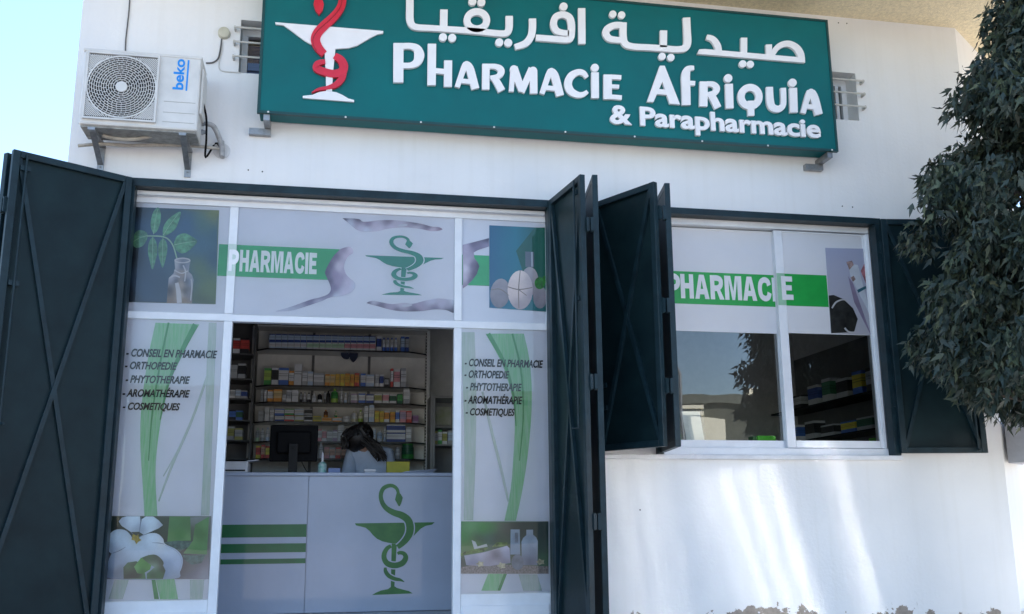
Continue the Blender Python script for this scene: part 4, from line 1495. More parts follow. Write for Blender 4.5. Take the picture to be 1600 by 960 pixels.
# emblem of the sign
z9 = Trace(400, 0, 5.3333, YL)
b = MB()
z9.poly(b, [(160, 195), (1060, 268), (1058, 288), (1010, 295), (960, 320), (900, 355), (840, 390), (770, 410), (665, 416), (570, 408), (450, 375), (400, 345), (340, 300), (280, 255), (230, 220), (165, 212)], .014)
z9.poly(b, [(570, 409), (662, 415), (645, 580), (640, 655), (635, 735), (633, 771), (585, 766), (583, 720), (582, 650), (578, 580)], .016)
z9.poly(b, [(390, 808), (470, 800), (530, 775), (585, 767), (630, 772), (670, 778), (720, 800), (770, 830), (817, 842), (817, 858), (390, 825)], .014)
b.build('emblem_bowl', M_LETTER, sign)
b = MB()
z9.rib(b, [(520, 10, 50), (512, -60, 46), (545, -130, 50), (620, -165, 56), (690, -130, 62), (718, -40, 66), (716, 40, 66), (690, 100, 68), (640, 160, 72), (570, 225, 76), (512, 290, 78), (496, 350, 78),
            (522, 412, 70), (568, 462, 58)], .022)
z9.poly(b, [(490, 0), (480, 50), (495, 100), (525, 138), (555, 100), (565, 50), (550, 0)], .022)
z9.rib(b, [(655, 478, 50), (705, 512, 65), (731, 565, 72), (712, 612, 72), (650, 628, 62), (570, 612, 62), (505, 582, 58), (508, 548, 48), (540, 532, 42), (577, 528, 36)], .024)
z9.rib(b, [(738, 600, 40), (718, 660, 54), (670, 715, 48), (600, 742, 30), (520, 757, 22), (465, 783, 5)], .022)
b.build('emblem_snake', M_RED, sign)
b = MB()
z9.rib(b, [(712, -20, 4), (712, 45, 4), (680, 110, 4), (600, 195, 4), (520, 265, 4), (478, 330, 4), (480, 390, 4), (505, 440, 3)], .026)
b.build('snake_line', M_REDDK, sign)

# ------------------------------------------------------------------ air conditioner
YA = -0.33
YB = -0.09
ax0, az1 = at(133, 75, YA)
ax1 = at(315, 95, YA)[0]
az0 = at(215, 199, YA)[1]
az1 = (at(133, 75, YA)[1] + at(317, 93, YA)[1]) / 2
ac = thing('air_conditioner', 'white outdoor air conditioning unit with round fan grille on wall brackets', 'air conditioner', ((ax0 + ax1) / 2, YB, az0))
b = MB()
b.box(ax0, ax1, YA, YB, az0, az1)
b.build('casing', M_AC, ac, bevel=0.012)
b = MB()
b.box(ax0 - .008, ax1 + .004, YA - .006, YB + .004, az1 - .012, az1 + .008)
b.build('top_lid', M_AC, ac, bevel=0.006)
b = MB()
b.box(ax0 + .01, ax1 - .01, YA + .02, YB - .01, az0 - .012, az0 + .002)
b.build('base_tray', mat('tray_grey', (0.30, 0.30, 0.28), 0.6, var=0.2, scale=25), ac)
gx0, gz1 = at(138, 82, YA)
gx1 = at(251, 92, YA)[0]
gz0 = at(190, 190, YA)[1]
gz1 = at(195, 86, YA)[1]
gc = ((gx0 + gx1) / 2, (gz0 + gz1) / 2)
gr = min(gx1 - gx0, gz1 - gz0) / 2
b = MB()
b.box(gx0 + .008, gx1 - .008, YA - .002, YA + .002, gz0 + .008, gz1 - .008)  # flat dark plate: the shade of the fan hollow is put into its colour
b.build('fan_shade_plate', mat('fan_shade_grey', (0.03, 0.03, 0.032), 0.7), ac)
b = MB()
bw = .012
for q in ((gx0, gx1, gz0, gz0 + bw), (gx0, gx1, gz1 - bw, gz1), (gx0, gx0 + bw, gz0 + bw, gz1 - bw), (gx1 - bw, gx1, gz0 + bw, gz1 - bw)):
    b.box(q[0], q[1], YA - .022, YA, q[2], q[3])


def ring_flat(mb, r, wd, y0, y1, n=56):
    vs, fs = [], []
    for k in range(n):
        t = 2 * pi * k / n
        for rr, yy in ((r - wd / 2, y0), (r + wd / 2, y0), (r + wd / 2, y1), (r - wd / 2, y1)):
            vs.append((gc[0] + rr * cos(t), yy, gc[1] + rr * sin(t)))
    for k in range(n):
        a, c = 4 * k, 4 * ((k + 1) % n)
        for j in range(4):
            fs.append((a + j, a + (j + 1) % 4, c + (j + 1) % 4, c + j))
    mb.add(vs, fs)


NR = 12
rr0 = .034
step = (gr - .012 - rr0) / NR
for i in range(NR + 1):
    ring_flat(b, rr0 + i * step, .0032 if i < NR else .009, YA - .019, YA - .010)
    if i < NR:
        nk = int(9 + 3.3 * i)
        ph0 = random.random() * 6.28
        for k in range(nk):
            t = 2 * pi * k / nk + ph0
            ra, rb = rr0 + i * step + .0023, rr0 + (i + 1) * step - .0023
            c_, s_ = cos(t), sin(t)
            b.bar((gc[0] + ra * c_, YA - .017, gc[1] + ra * s_), (gc[0] + rb * c_, YA - .017, gc[1] + rb * s_), .0032, .006, (0, 1, 0))
b.lathe((gc[0], YA - .021, gc[1]), [(.033, .0), (.035, .003), (.035, .012)], 24, 'Y')
for sx_, sz_ in ((1, 1), (1, -1), (-1, 1), (-1, -1)):          # diagonal louvres in the corners
    for k in range(15):
        d = gr * (1.10 + .058 * k)
        w2 = gr - .012
        lo_ = d - w2
        p, q = [], []
        for s in range(61):
            x = lo_ + (w2 - lo_) * s / 60
            z = d - x
            if x * x + z * z > (gr - .006) ** 2:
                p.append((x, z))
        seg = [c for c in p if c[0] <= c[1]], [c for c in p if c[0] > c[1]]
        for c in seg if len(p) < 61 else [p]:
            if len(c) > 1:
                b.bar((gc[0] + sx_ * c[0][0], YA - .016, gc[1] + sz_ * c[0][1]), (gc[0] + sx_ * c[-1][0], YA - .016, gc[1] + sz_ * c[-1][1]), .0055, .006, (0, 1, 0))
b.build('fan_grille', M_AC, ac)
b = MB()
zl = (at(250, 158, YA)[1], at(250, 175, YA)[1], at(250, 190, YA)[1])
for z in zl:
    b.box(at(256, 160, YA)[0], ax1 - .02, YA - .002, YA - .0005, z - .0015, z + .0015)
b.build('panel_seam', mat('seam_grey', (0.40, 0.40, 0.38), 0.5), ac)
b = MB()
tx0, tx1 = at(271, 118, YA)[0], at(288, 118, YA)[0]
tz0, tz1 = at(280, 140.5, YA)[1], at(280, 92.5, YA)[1]
text(b, 'beko', tx0, tx1, tz0, tz1, YA - .0005, .0015, bold=0.025, rot=True)
lx = at(293, 118, YA)[0]
b.bar((lx - .001, YA - .0005, tz0 - .004), (lx + .001, YA - .0005, tz1 - .004), .010, .0015, (0, -1, 0))
b.build('brand_lettering', M_BLUE, ac)
b = MB()
b.box(ax1 + .001, ax1 + .016, YA + .03, YB - .03, az0 + .13, az1 - .06)
b.build('side_cover', M_AC, ac, bevel=0.004)
b = MB()
for zz in (az0 + .07, az0 + .13):
    b.lathe((ax1 + .005, YB - .06, zz), [(.0, 0), (.016, .001), (.016, .02)], 10, 'Y')
    b.tube([(ax1 - .002, YB - .05, zz), (ax1 + .035, YB - .05, zz)], .013, 8)
b.build('service_valve', M_GALV, ac)
for px in (150, 290):
    xx = at(px, 205, -.2)[0]
    b = MB()
    b.box(xx - .022, xx + .022, YA + .01, -.003, az0 - .030, az0 - .013)
    b.box(xx - .020, xx + .020, -.012, -.001, az0 - .20, az0 - .031)
    b.bar((xx, YA + .05, az0 - .03), (xx, -.012, az0 - .15), .036, .006, (0, 1, 1))
    b.lathe((xx, -.018, az0 - .165), [(.002, 0), (.006, .002), (.006, .006)], 8, 'Y')
    b.build('wall_bracket', M_GALV, ac)
# pipes
xp, zp = at(347, 232)
hose = MB()
p = [at(122, 228, -.10), at(160, 225, -.10), at(200, 227, -.10), at(250, 226, -.10), at(300, 227, -.10), at(330, 231, -.08)]
hose.tube(smooth_path([(x, -.10 + .02 * (i / 5), z) for i, (x, z) in enumerate(p)] + [(xp, -.01, zp - .01)], 5), .011, 8)
hose.build('drain_hose', M_PIPE, ac, smooth=True)
hose = MB()
hose.tube(smooth_path([(ax1 + .03, YB - .05, az0 + .13), (ax1 + .075, YB - .03, az0 + .12), (ax1 + .115, -.05, az0 + .04), (ax1 + .13, -.045, az0 - .06), (xp, -.035, zp + .03), (xp, .0, zp)], 5), .017, 10)
hose.build('wrapped_pipe', M_WRAP, ac, smooth=True)
hose = MB()
hose.tube(smooth_path([(ax1 + .01, YA + .12, az0 + .24), (ax1 + .03, YB - .08, az0 + .16), (ax1 + .035, YB - .05, az0 + .02), (ax1 + .03, -.08, az0 - .08), (xp - .04, -.03, zp + .02), (xp - .01, -.005, zp)], 5), .007, 8)
hose.build('power_cable', M_BLACK, ac, smooth=True)
b = MB()
b.lathe((xp, -.008, zp - .02), [(.048, 0), (.055, .004), (.055, .007)], 20, 'Y')
b.build('wall_sleeve', mat('sleeve_plaster', (0.62, 0.62, 0.62), 0.8), ac)
b = MB()
p = [(*at(160, 217, -.20),), at(185, 222, -.2), at(215, 222, -.2), at(245, 215, -.2)]
b.tube(smooth_path([(x, -.20, z + .02) for x, z in p], 5), .012, 8)
b.build('insulated_pipe', M_PIPE, ac, smooth=True)

# cable down the wall, and the round junction box
c = MB()
p = [at(206, -40), at(203, 0), at(201, 25), at(197, 60), at(196, 80)]
c.tube(smooth_path([(x, -.006, z) for x, z in p], 4), .0045, 6)
tag(c.build('cable', M_CABLE, smooth=True), 'thin grey cable running down the white wall onto the air conditioner', 'cable')
jx, jz = at(350.5, 53.5)
jb = thing('junction_box', 'round beige junction box with two cables beside the barred window', 'junction box', (jx, 0, jz))
b = MB()
b.lathe((jx, -.035, jz), [(.030, 0), (.038, .004), (.042, .035)], 24, 'Y')
b.build('box_cover', mat('aged_plastic', (0.50, 0.48, 0.38), 0.5, var=0.1), jb, smooth=True)
b = MB()
p = [at(346.5, 62), at(344.5, 78), at(341, 92), at(333, 98.5), at(322, 99.5)]
b.tube(smooth_path([(x, -.007, z) for x, z in p], 5), .0055, 6)
b.build('cable', M_CABLE, jb, smooth=True)
b = MB()
p = [at(347.5, 63), at(347, 80), at(342, 100), at(345, 111), at(360, 113.2), at(376, 114.3)]
b.tube(smooth_path([(x, -.005, z) for x, z in p], 5), .004, 6)
b.build('cable', mat('painted_cable', (0.6, 0.59, 0.56), 0.6), jb, smooth=True)

# meter box on the angled corner
n_c = Vector((0.72, -0.95, 0)).normalized()
u_c = Vector((0.95, 0.72, 0)).normalized()
mx, mz1 = at(1568, 658, .0)
mz0 = at(1580, 724, .0)[1]
o0 = Vector((XR + .035, 0.0, mz0)) + n_c * .002 + u_c * .0
mbx = thing('meter_box', 'grey metal meter box fixed to the angled corner wall under the tree', 'meter box', o0)
b = MB()
b.obox(o0, u_c * .36, n_c * .14, (0, 0, mz1 - mz0))
b.build('box_body', mat('grey_enamel', (0.40, 0.40, 0.43), 0.5, var=0.08), mbx, bevel=0.006)
b = MB()
b.obox(o0 + u_c * .02 + n_c * .141 + Vector((0, 0, .02)), u_c * .32, n_c * .006, (0, 0, mz1 - mz0 - .04))
b.build('box_door', mat('grey_enamel', (0.40, 0.40, 0.43), 0.5, var=0.08), mbx, bevel=0.003)

# ------------------------------------------------------------------ counter
YC = 1.15
cz1, cz0 = at(530, 744.5, YC)[1], at(530, 957, YC)[1]
cx0, cx1 = XL + .33, 1.75
ctr = thing('counter', 'white laminate service counter with green stripes and snake emblem', 'counter', (.3, YC, cz0))
b = MB()
xsm = at(479, 850, YC)[0]
b.box(cx0, xsm - .002, YC, YC + .03, cz0, cz1)
b.box(xsm + .002, cx1, YC, YC + .03, cz0, cz1)
b.box(cx0, cx1, YC + .04, YC + .6, cz0, cz1 - .03)
b.build('front_panel', M_COUNTER, ctr)
b = MB()
b.box(cx0, cx1, YC - .02, YC + .65, cz1 + .001, at(530, 738.5, YC - .02)[1])
b.build('counter_top', M_COUNTER, ctr, bevel=0.006)
ctop = at(530, 738.5, YC - .02)[1]
b = MB()
b.box(cx0 + .01, cx1 - .01, YC + .03, YC + .05, FLOOR, cz0 - .001)
b.build('plinth', M_BLACK, ctr)
zc = Trace(330, 720, 4, YC - .0005)
b = MB()
for ya, yb in ((399, 479), (519, 575), (614, 645)):
    z1_, z0_ = zc.p(330, ya)[1], zc.p(330, yb)[1]
    b.flat([(cx0 + .3, z0_), (xsm - .004, z0_), (xsm - .004, z1_), (cx0 + .3, z1_)], YC - .0005, .0015)
b.build('stripe', M_STRIPE, ctr)
emblem('emblem', zc, M_LOGO2, M_COUNTER, ctr)

# ------------------------------------------------------------------ things on the counter
ti = Trace(340, 500, 3.8395, 1.4)


def ip(x, y, Y):
    return at(340 + x / 3.8395, 500 + y / 3.8395, Y)


# monitor seen from behind
YM = 1.42
mon = thing('monitor', 'black computer monitor seen from behind on the counter', 'monitor', (*ip(445, 910, YM)[:1], YM, ctop))
mx0, mzt = ip(318, 630, YM)
mx1, mzb = ip(597, 850, YM)
b = MB()
b.box(mx0, mx1, YM, YM + .03, mzb, mzt)
b.build('screen_back', M_BLACK, mon, bevel=0.008)
b = MB()
cxm = (mx0 + mx1) / 2
b.box(cxm - .13, cxm + .13, YM - .035, YM - .001, mzb + .06, mzt - .05)
b.build('rear_housing', M_BLACK, mon, bevel=0.012)
b = MB()
b.box(cxm - .034, cxm + .034, YM - .075, YM - .036, ctop + .012, mzb + .13)
b.lathe((cxm, YM - .08, mzb + .10), [(.010, 0), (.012, .004)], 12, 'Y')
b.build('stand', mat('stand_black', (0.010, 0.010, 0.011), 0.4, spec=.15), mon, bevel=0.006)
b = MB()
b.lathe((cxm, YM - .02, ctop + .001), [(.13, 0), (.13, .006), (.05, .012)], 28)
b.build('stand_foot', mat('white_plastic', (0.62, 0.62, 0.64), 0.4), mon)
# printer
pr = thing('printer', 'low white printer on the end of the counter', 'printer', (ip(110, 905, 1.45)[0], 1.45, ctop))
b = MB()
x0, z1 = ip(38, 852, 1.45)
x1 = ip(190, 852, 1.45)[0]
b.box(x0, x1, 1.35, 1.62, ctop + .002, z1)
b.build('printer_body', mat('white_plastic', (0.62, 0.62, 0.64), 0.4), pr, bevel=0.012)
b = MB()
b.box(x0 + .02, x1 - .02, 1.343, 1.349, ctop + .02, ctop + .03)
b.build('paper_slot', M_BLACK, pr)
b = MB()
b.obox((x1 - .03, 1.40, z1 - .002), (.10, 0, .012), (0, .16, 0), (0, 0, .006))
b.build('lid', mat('white_plastic', (0.62, 0.62, 0.64), 0.4), pr)


def simple(name, label, cat, mb, m, group=None, **k):
    return tag(mb.build(name, m, **k), label, cat, group)


def lbox(x0, x1, y0, y1, Y, dep=.06, base=None):
    xa, za = ip(x0, y0, Y)
    xb, zb = ip(x1, y1, Y)
    mb = MB()
    mb.box(xa, xb, Y, Y + dep, base if base is not None else zb, za)
    return mb


b = lbox(598, 655, 852, 912, 1.36, .05, ctop + .002)
bt = thing('pump_bottle', 'green and white striped bottle with a white nozzle on the counter', 'bottle', (ip(627, 905, 1.38)[0], 1.38, ctop + .002))
xb_, zb_ = ip(627, 905, 1.38)
b = MB()
zt_ = ip(627, 852, 1.38)[1] - ctop
b.lathe((xb_, 1.38, ctop + .002), [(.030, 0), (.034, .004), (.034, zt_ * .8), (.012, zt_)], 16)
b.build('bottle_body', mat('mint_label', (0.10, 0.42, 0.36), 0.4, var=0.5, scale=40, col2=(0.6, 0.66, 0.66)), bt, smooth=True)
b = MB()
b.lathe((xb_, 1.38, ctop + .002 + zt_), [(.011, 0), (.010, .045), (.007, .07)], 12)
b.build('nozzle', mat('white_plastic', (0.62, 0.62, 0.64), 0.4), bt, smooth=True)
b = MB()
x0, _ = ip(883, 900, 1.25)
x1, _ = ip(945, 900, 1.25)
b.box(x0, x1, 1.22, 1.29, ctop + .002, ctop + .012)
b.box(x0 - .005, x1 + .005, 1.215, 1.295, ctop + .013, ctop + .03)
simple('small_tray', 'small white dish on the counter in front of the woman', 'dish', b, mat('white_plastic', (0.62, 0.62, 0.64), 0.4), bevel=.003)
b = MB()
x0 = ip(1095, 900, 1.3)[0]
for i in range(4):
    b.obox((x0 + .015 * i, 1.22 + .01 * i, ctop + .002 + .004 * i), (.25, .02 * i, .004 + .006 * i), (-.01, .17, 0), (0, 0, .002))
simple('papers', 'loose sheaf of white papers lying on the counter', 'papers', b, mat('paper', (0.62, 0.66, 0.78), 0.7, var=.05))
b = lbox(1015, 1152, 850, 905, 1.62, .10, ctop + .002)
simple('carton', 'yellow carton on the counter behind the loose papers', 'carton', b, mat('yellow_carton', (0.50, 0.44, 0.03), 0.5, var=.1), bevel=.003)
b = MB()
xk, zk = ip(520, 880, 1.36)
b.tube(smooth_path([(xk - .02, 1.36, ctop + .09), (xk, 1.33, ctop + .05), (xk + .03, 1.30, ctop + .01), (xk + .08, 1.30, ctop + .006)], 5), .003, 6)
simple('monitor_cable', 'black cable drooping from the monitor onto the counter', 'cable', b, M_BLACK, smooth=True)
b = lbox(665, 735, 890, 910, 1.30, .1, ctop + .002)
simple('blue_folder', 'thin blue folder lying beside the striped bottle', 'folder', b, mat('blue_folder', (0.16, 0.22, 0.42), 0.5))

# ------------------------------------------------------------------ wall shelving with medicine
YSH = 2.72
rows_y = [180, 397, 497, 612, 730, 832]
ux0, ux1 = ip(218, 400, YSH + .18)[0], ip(1248, 400, YSH + .18)[0]
unit_top = ip(700, 60, YSH + .2)[1]
sh = thing('shelving_unit', 'tall white back wall shelving with six glass edged shelves', 'shelves', ((ux0 + ux1) / 2, YSH + .3, FLOOR))
M_SHW = mat('shelf_white', (0.84, 0.83, 0.78), 0.5)
b = MB()
b.box(ux0, ux1, YSH + .30, YSH + .33, FLOOR, unit_top)
b.build('back_panel', M_SHW, sh)
for xx, s in ((ux0, 1), (ux1, -1)):
    b = MB()
    b.box(xx - .03 if s > 0 else xx, xx if s > 0 else xx + .03, YSH + .10, YSH + .33, FLOOR, unit_top)
    b.build('side_panel', M_SHW, sh)
    b = MB()
    k = int((unit_top - FLOOR) / .03)
    for i in range(k):
        b.box(xx + s * .006 - .004, xx + s * .006 + .004, YSH + .098, YSH + .102, FLOOR + .03 * i, FLOOR + .03 * i + .014)
    b.build('slotted_rail', M_BLACK, sh)
for px in (572, 908):
    xx = ip(px, 300, YSH + .29)[0]
    b = MB()
    b.box(xx - .012, xx + .012, YSH + .275, YSH + .299, FLOOR, unit_top - .02)
    b.build('rail', mat('rail_grey', (0.15, 0.15, 0.15), 0.5), sh)
shelf_z = []
for y in rows_y:
    z = ip(700, y, YSH)[1]
    shelf_z.append(z)
    b = MB()
    xa, xb = ip(300, y, YSH)[0], ip(1150, y, YSH)[0]
    pts = [(ux0 + .002, YSH + .299), (ux0 + .002, YSH + .12), (xa, YSH), (xb, YSH), (ux1 - .002, YSH + .12), (ux1 - .002, YSH + .299)]
    vs = [(x, yy, z - .010) for x, yy in pts] + [(x, yy, z) for x, yy in pts]
    n = len(pts)
    b.add(vs, [tuple(range(n)), tuple(range(n, 2 * n))] + [(i, (i + 1) % n, n + (i + 1) % n, n + i) for i in range(n)])
    b.build('shelf', M_SHW, sh)
    b = MB()
    for (xp_, yp_), (xq, yq) in zip(pts[1:-1], pts[2:-1]):
        b.bar((xp_, yp_ - .001, z - .005), (xq, yq - .001, z - .005), .013, .004, (0, -1, 0))
    b.build('edge_strip', mat('shelf_dark_edge', (0.02, 0.02, 0.02), 0.3), sh)
b = MB()
z = unit_top - .004
b.box(ux0 + .002, ux1 - .002, YSH + .05, YSH + .299, unit_top - .012, unit_top)
b.build('top_board', M_SHW, sh)

RANK = ['top', 'second', 'third', 'fourth', 'fifth', 'lowest']
PAL = {'white': (.60, .60, .60), 'grey': (.32, .33, .34), 'pale blue': (.36, .44, .55), 'blue': (.05, .13, .40), 'dark blue': (.02, .05, .20), 'green': (.05, .26, .06), 'dark green': (.02, .10, .05),
       'lime': (.30, .42, .08), 'pale green': (.36, .50, .34), 'pink': (.62, .24, .26), 'orange': (.58, .22, .03), 'amber': (.56, .32, .04), 'pale orange': (.56, .38, .18), 'red': (.45, .05, .04),
       'black': (.012, .012, .014), 'yellow': (.50, .42, .04), 'olive': (.30, .29, .08), 'mauve': (.34, .26, .36), 'purple': (.22, .10, .22), 'cream': (.52, .49, .36), 'peach': (.50, .30, .21), 'brown': (.14, .06, .03)}


def pack_mat(c1, c2):
    """a printed pack: main colour with a band of the second colour"""
    nm = ('pack_%s_%s' % (c1, c2 or 'plain')).replace(' ', '_')
    if nm in MATS:
        return MATS[nm]
    m = bpy.data.materials.new(nm)
    m.use_nodes = True
    nt = m.node_tree
    L = nt.links.new
    N = nt.nodes.new
    bs = nt.nodes['Principled BSDF']
    bs.inputs['Roughness'].default_value = 0.4
    tc = N('ShaderNodeTexCoord')
    sx = N('ShaderNodeSeparateXYZ')
    L(tc.outputs['Generated'], sx.inputs[0])
    cr = N('ShaderNodeValToRGB')
    cr.color_ramp.interpolation = 'CONSTANT'
    e = cr.color_ramp.elements
    a, c = [tuple(min(.85, x * 1.6) for x in q) for q in (PAL[c1], PAL[c2 or c1])]
    dk = tuple(x * .55 for x in a)
    e[0].position, e[0].color = 0, (*(c if c2 else a), 1)
    e[1].position, e[1].color = .30, (*a, 1)
    for p, q in ((.52, dk), (.57, a), (.64, dk), (.68, a), (.86, c)):
        k = e.new(p)
        k.color = (*q, 1)
    L(sx.outputs['Z'], cr.inputs[0])
    L(cr.outputs[0], bs.inputs['Base Color'])
    MATS[nm] = m
    return m


PACKS = []


def pack(row, x0, x1, ytop, c1, c2=None, kind='box', base_y=None, dY=0.0, what=None):
    """one product, from its sides and top in the enlarged view, standing on its shelf"""
    y = YSH + .015 + dY
    if x0 < 300:
        y += .10 * (300 - x0) / 80
    if x1 > 1150:
        y += .10 * (x1 - 1150) / 90
    xa, zt_ = ip(x0 + 1.0, ytop, y)
    xb, _ = ip(x1 - 1.0, ytop, y)
    zb = shelf_z[row] + .0005
    if base_y is not None:
        zb = ip(x0, base_y, y)[1]
    mb = MB()
    if kind == 'box':
        mb.box(xa, xb, y, min(y + .09, YSH + .28), zb, zt_)
        nm = 'medicine_box'
    elif kind == 'tube':
        r, cx, h = (xb - xa) / 2, (xa + xb) / 2, zt_ - zb
        mb.lathe((cx, y + r, zb), [(r * .9, 0), (r, .01), (r, h * .7), (r * .85, h * .78), (r * .42, h * .82), (r * .42, h)], 12)
        nm = 'bottle'
    else:
        r, cx, h = (xb - xa) / 2, (xa + xb) / 2, zt_ - zb
        mb.lathe((cx, y + r, zb), [(r * .95, 0), (r, .004), (r, h * .75), (r * .9, h * .77), (r * .9, h)], 14)
        nm = 'jar'
    o = mb.build(nm, pack_mat(c1, c2), smooth=(kind != 'box'), bevel=0.0)
    kn = what or {'box': 'box', 'tube': 'bottle', 'jar': 'jar'}[kind]
    PACKS.append((o, row, c1, c2, kn, (x0 + x1) / 2, zt_ - zb, xb - xa, base_y))
    return o


# top shelf: two courses of equal boxes, then bottles
for i in range(17):
    x = 310 + i * 37.6
    c = 'white' if i < 6 else ('pale green' if i < 12 else 'pink')
    pack(0, x, x + 37, 134 + .25 * i, c, 'white' if c != 'white' else 'pale blue')
    pack(0, x, x + 37, 84 + .9 * i, 'pale blue', 'dark blue', base_y=133 + .25 * i)
pack(0, 955, 985, 100, 'dark blue', 'white')
for i in range(4):
    pack(0, 988 + i * 24, 1010 + i * 24, 106, 'white', 'blue', 'tube')
pack(0, 1100, 1124, 100, 'pale blue', 'blue')
pack(0, 1126, 1150, 102, 'grey', 'dark blue')
R2 = [(280, 324, 290, 'lime', 'green'), (326, 366, 286, 'black', 'white'), (368, 428, 288, 'white', 'blue'), (429, 460, 306, 'white', 'orange'), (462, 508, 266, 'white', None), (509, 540, 306, 'white', 'grey'),
      (541, 575, 310, 'white', 'pale blue'), (577, 640, 320, 'white', 'grey'), (645, 675, 326, 'pale orange', 'orange'), (676, 705, 327, 'pale orange', 'amber'), (706, 735, 324, 'amber', None), (736, 764, 325, 'amber', 'yellow'),
      (765, 795, 322, 'amber', 'orange'), (796, 821, 326, 'orange', 'amber'), (822, 851, 320, 'orange', 'red'), (858, 890, 322, 'white', 'blue'), (891, 940, 328, 'white', 'pale blue'), (945, 970, 326, 'grey', 'white'),
      (972, 998, 328, 'dark blue', 'white'), (1002, 1030, 350, 'grey', 'black'), (1038, 1056, 292, 'white', 'red'), (1058, 1096, 296, 'pink', 'white'), (1100, 1132, 290, 'white', 'grey')]
for a in R2:
    pack(1, *a)
R3 = [(260, 278, 418, 'grey', None), (280, 298, 420, 'white', 'grey'), (300, 334, 420, 'white', 'orange'), (336, 388, 416, 'pale orange', 'orange'), (389, 412, 446, 'white', 'grey'), (414, 446, 422, 'grey', 'white'),
      (448, 486, 420, 'white', None), (640, 650, 428, 'grey', 'black'), (800, 840, 444, 'white', 'mauve'), (846, 888, 442, 'white', 'blue'), (891, 938, 446, 'white', 'dark blue'), (941, 986, 444, 'olive', 'white'),
      (990, 1029, 442, 'pink', 'white'), (1031, 1074, 448, 'dark green', 'white'), (1078, 1112, 444, 'green', 'dark green'), (1116, 1154, 406, 'white', 'grey')]
for a in R3:
    pack(2, *a)
for a in [(492, 512, 434, 'grey', 'black'), (514, 534, 432, 'white', 'grey'), (536, 560, 436, 'white', 'black'), (565, 596, 440, 'white', None), (600, 630, 436, 'black', 'white'), (652, 678, 424, 'black', None), (681, 726, 412, 'green', 'lime'),
          (735, 755, 418, 'white', 'grey'), (758, 780, 440, 'white', 'pale blue'), (784, 797, 428, 'grey', None)]:
    pack(2, *a, kind='tube')
R4 = [(245, 280, 545, 'grey', None), (283, 312, 526, 'white', None), (313, 341, 530, 'white', 'grey'), (343, 400, 572, 'white', 'dark blue'), (402, 460, 572, 'white', 'red'), (462, 518, 574, 'white', 'olive'), (520, 570, 576, 'black', 'white'),
      (571, 625, 576, 'olive', 'yellow'), (627, 686, 586, 'orange', 'pale orange'), (690, 745, 585, 'white', 'orange'), (880, 906, 515, 'white', 'grey'), (909, 941, 512, 'white', 'pale blue'), (943, 970, 545, 'yellow', 'amber'),
      (971, 999, 548, 'amber', 'yellow'), (1001, 1031, 546, 'orange', 'white'), (1035, 1066, 552, 'orange', 'amber'), (1068, 1092, 545, 'blue', 'white'), (1094, 1131, 544, 'mauve', 'pink'), (1133, 1166, 546, 'pink', 'red'), (1168, 1206, 572, 'purple', 'mauve')]
for a in R4:
    pack(3, *a)
for x0, x1, c1, c2 in ((343, 400, 'white', 'blue'), (402, 460, 'white', 'green'), (462, 518, 'white', 'pale blue'), (520, 570, 'black', 'grey')):
    pack(3, x0, x1, 534, c1, c2, base_y=571.5)
for a in [(636, 664, 540, 'brown', 'orange'), (700, 720, 545, 'cream', 'green')]:
    pack(3, *a, kind='tube', base_y=585)
for a in [(750, 796, 578, 'white', None)]:
    pack(3, *a, kind='jar')
for a in [(802, 840, 546, 'white', 'cream'), (843, 876, 540, 'cream', 'lime')]:
    pack(3, *a, kind='tube')
for a in [(228, 254, 648, 'grey', 'pale green'), (256, 284, 650, 'white', 'grey'), (288, 314, 645, 'white', 'pale blue')]:
    pack(4, *a, kind='tube')
for a in [(598, 626, 655, 'white', 'pink'), (627, 655, 660, 'pink', 'white'), (657, 690, 662, 'white', 'grey'), (691, 720, 660, 'white', 'mauve'), (723, 758, 632, 'white', None), (916, 950, 650, 'pale blue', 'white'), (1014, 1128, 676, 'white', 'dark blue'),
          (1130, 1164, 645, 'white', 'grey')]:
    pack(4, *a)
pack(4, 1014, 1128, 628, 'dark blue', 'white', base_y=675)
for a in [(957, 990, 662, 'pale blue', 'white'), (996, 1012, 640, 'white', 'pale blue')]:
    pack(4, *a, kind='tube')
for a in [(230, 260, 755, 'red', 'yellow'), (262, 286, 750, 'peach', 'red'), (288, 312, 758, 'yellow', 'red'), (640, 672, 765, 'peach', 'pink'), (674, 706, 768, 'peach', 'white'), (708, 740, 766, 'peach', 'red'), (742, 775, 768, 'peach', 'brown'),
          (777, 800, 762, 'red', 'peach')]:
    pack(5, *a)
pack(5, 606, 638, 735, 'white', None, kind='tube')
pack(5, 1066, 1096, 765, 'white', 'grey', kind='jar')
pack(5, 1106, 1182, 738, 'dark green', 'green', kind='jar')
pack(5, 1030, 1062, 770, 'grey', 'white', kind='tube')
pack(5, 930, 965, 768, 'white', 'peach')

# one label per pack, told apart by colour, neighbours and shelf
rows = {}
for r in PACKS:
    rows.setdefault((r[1], r[8] is not None), []).append(r)


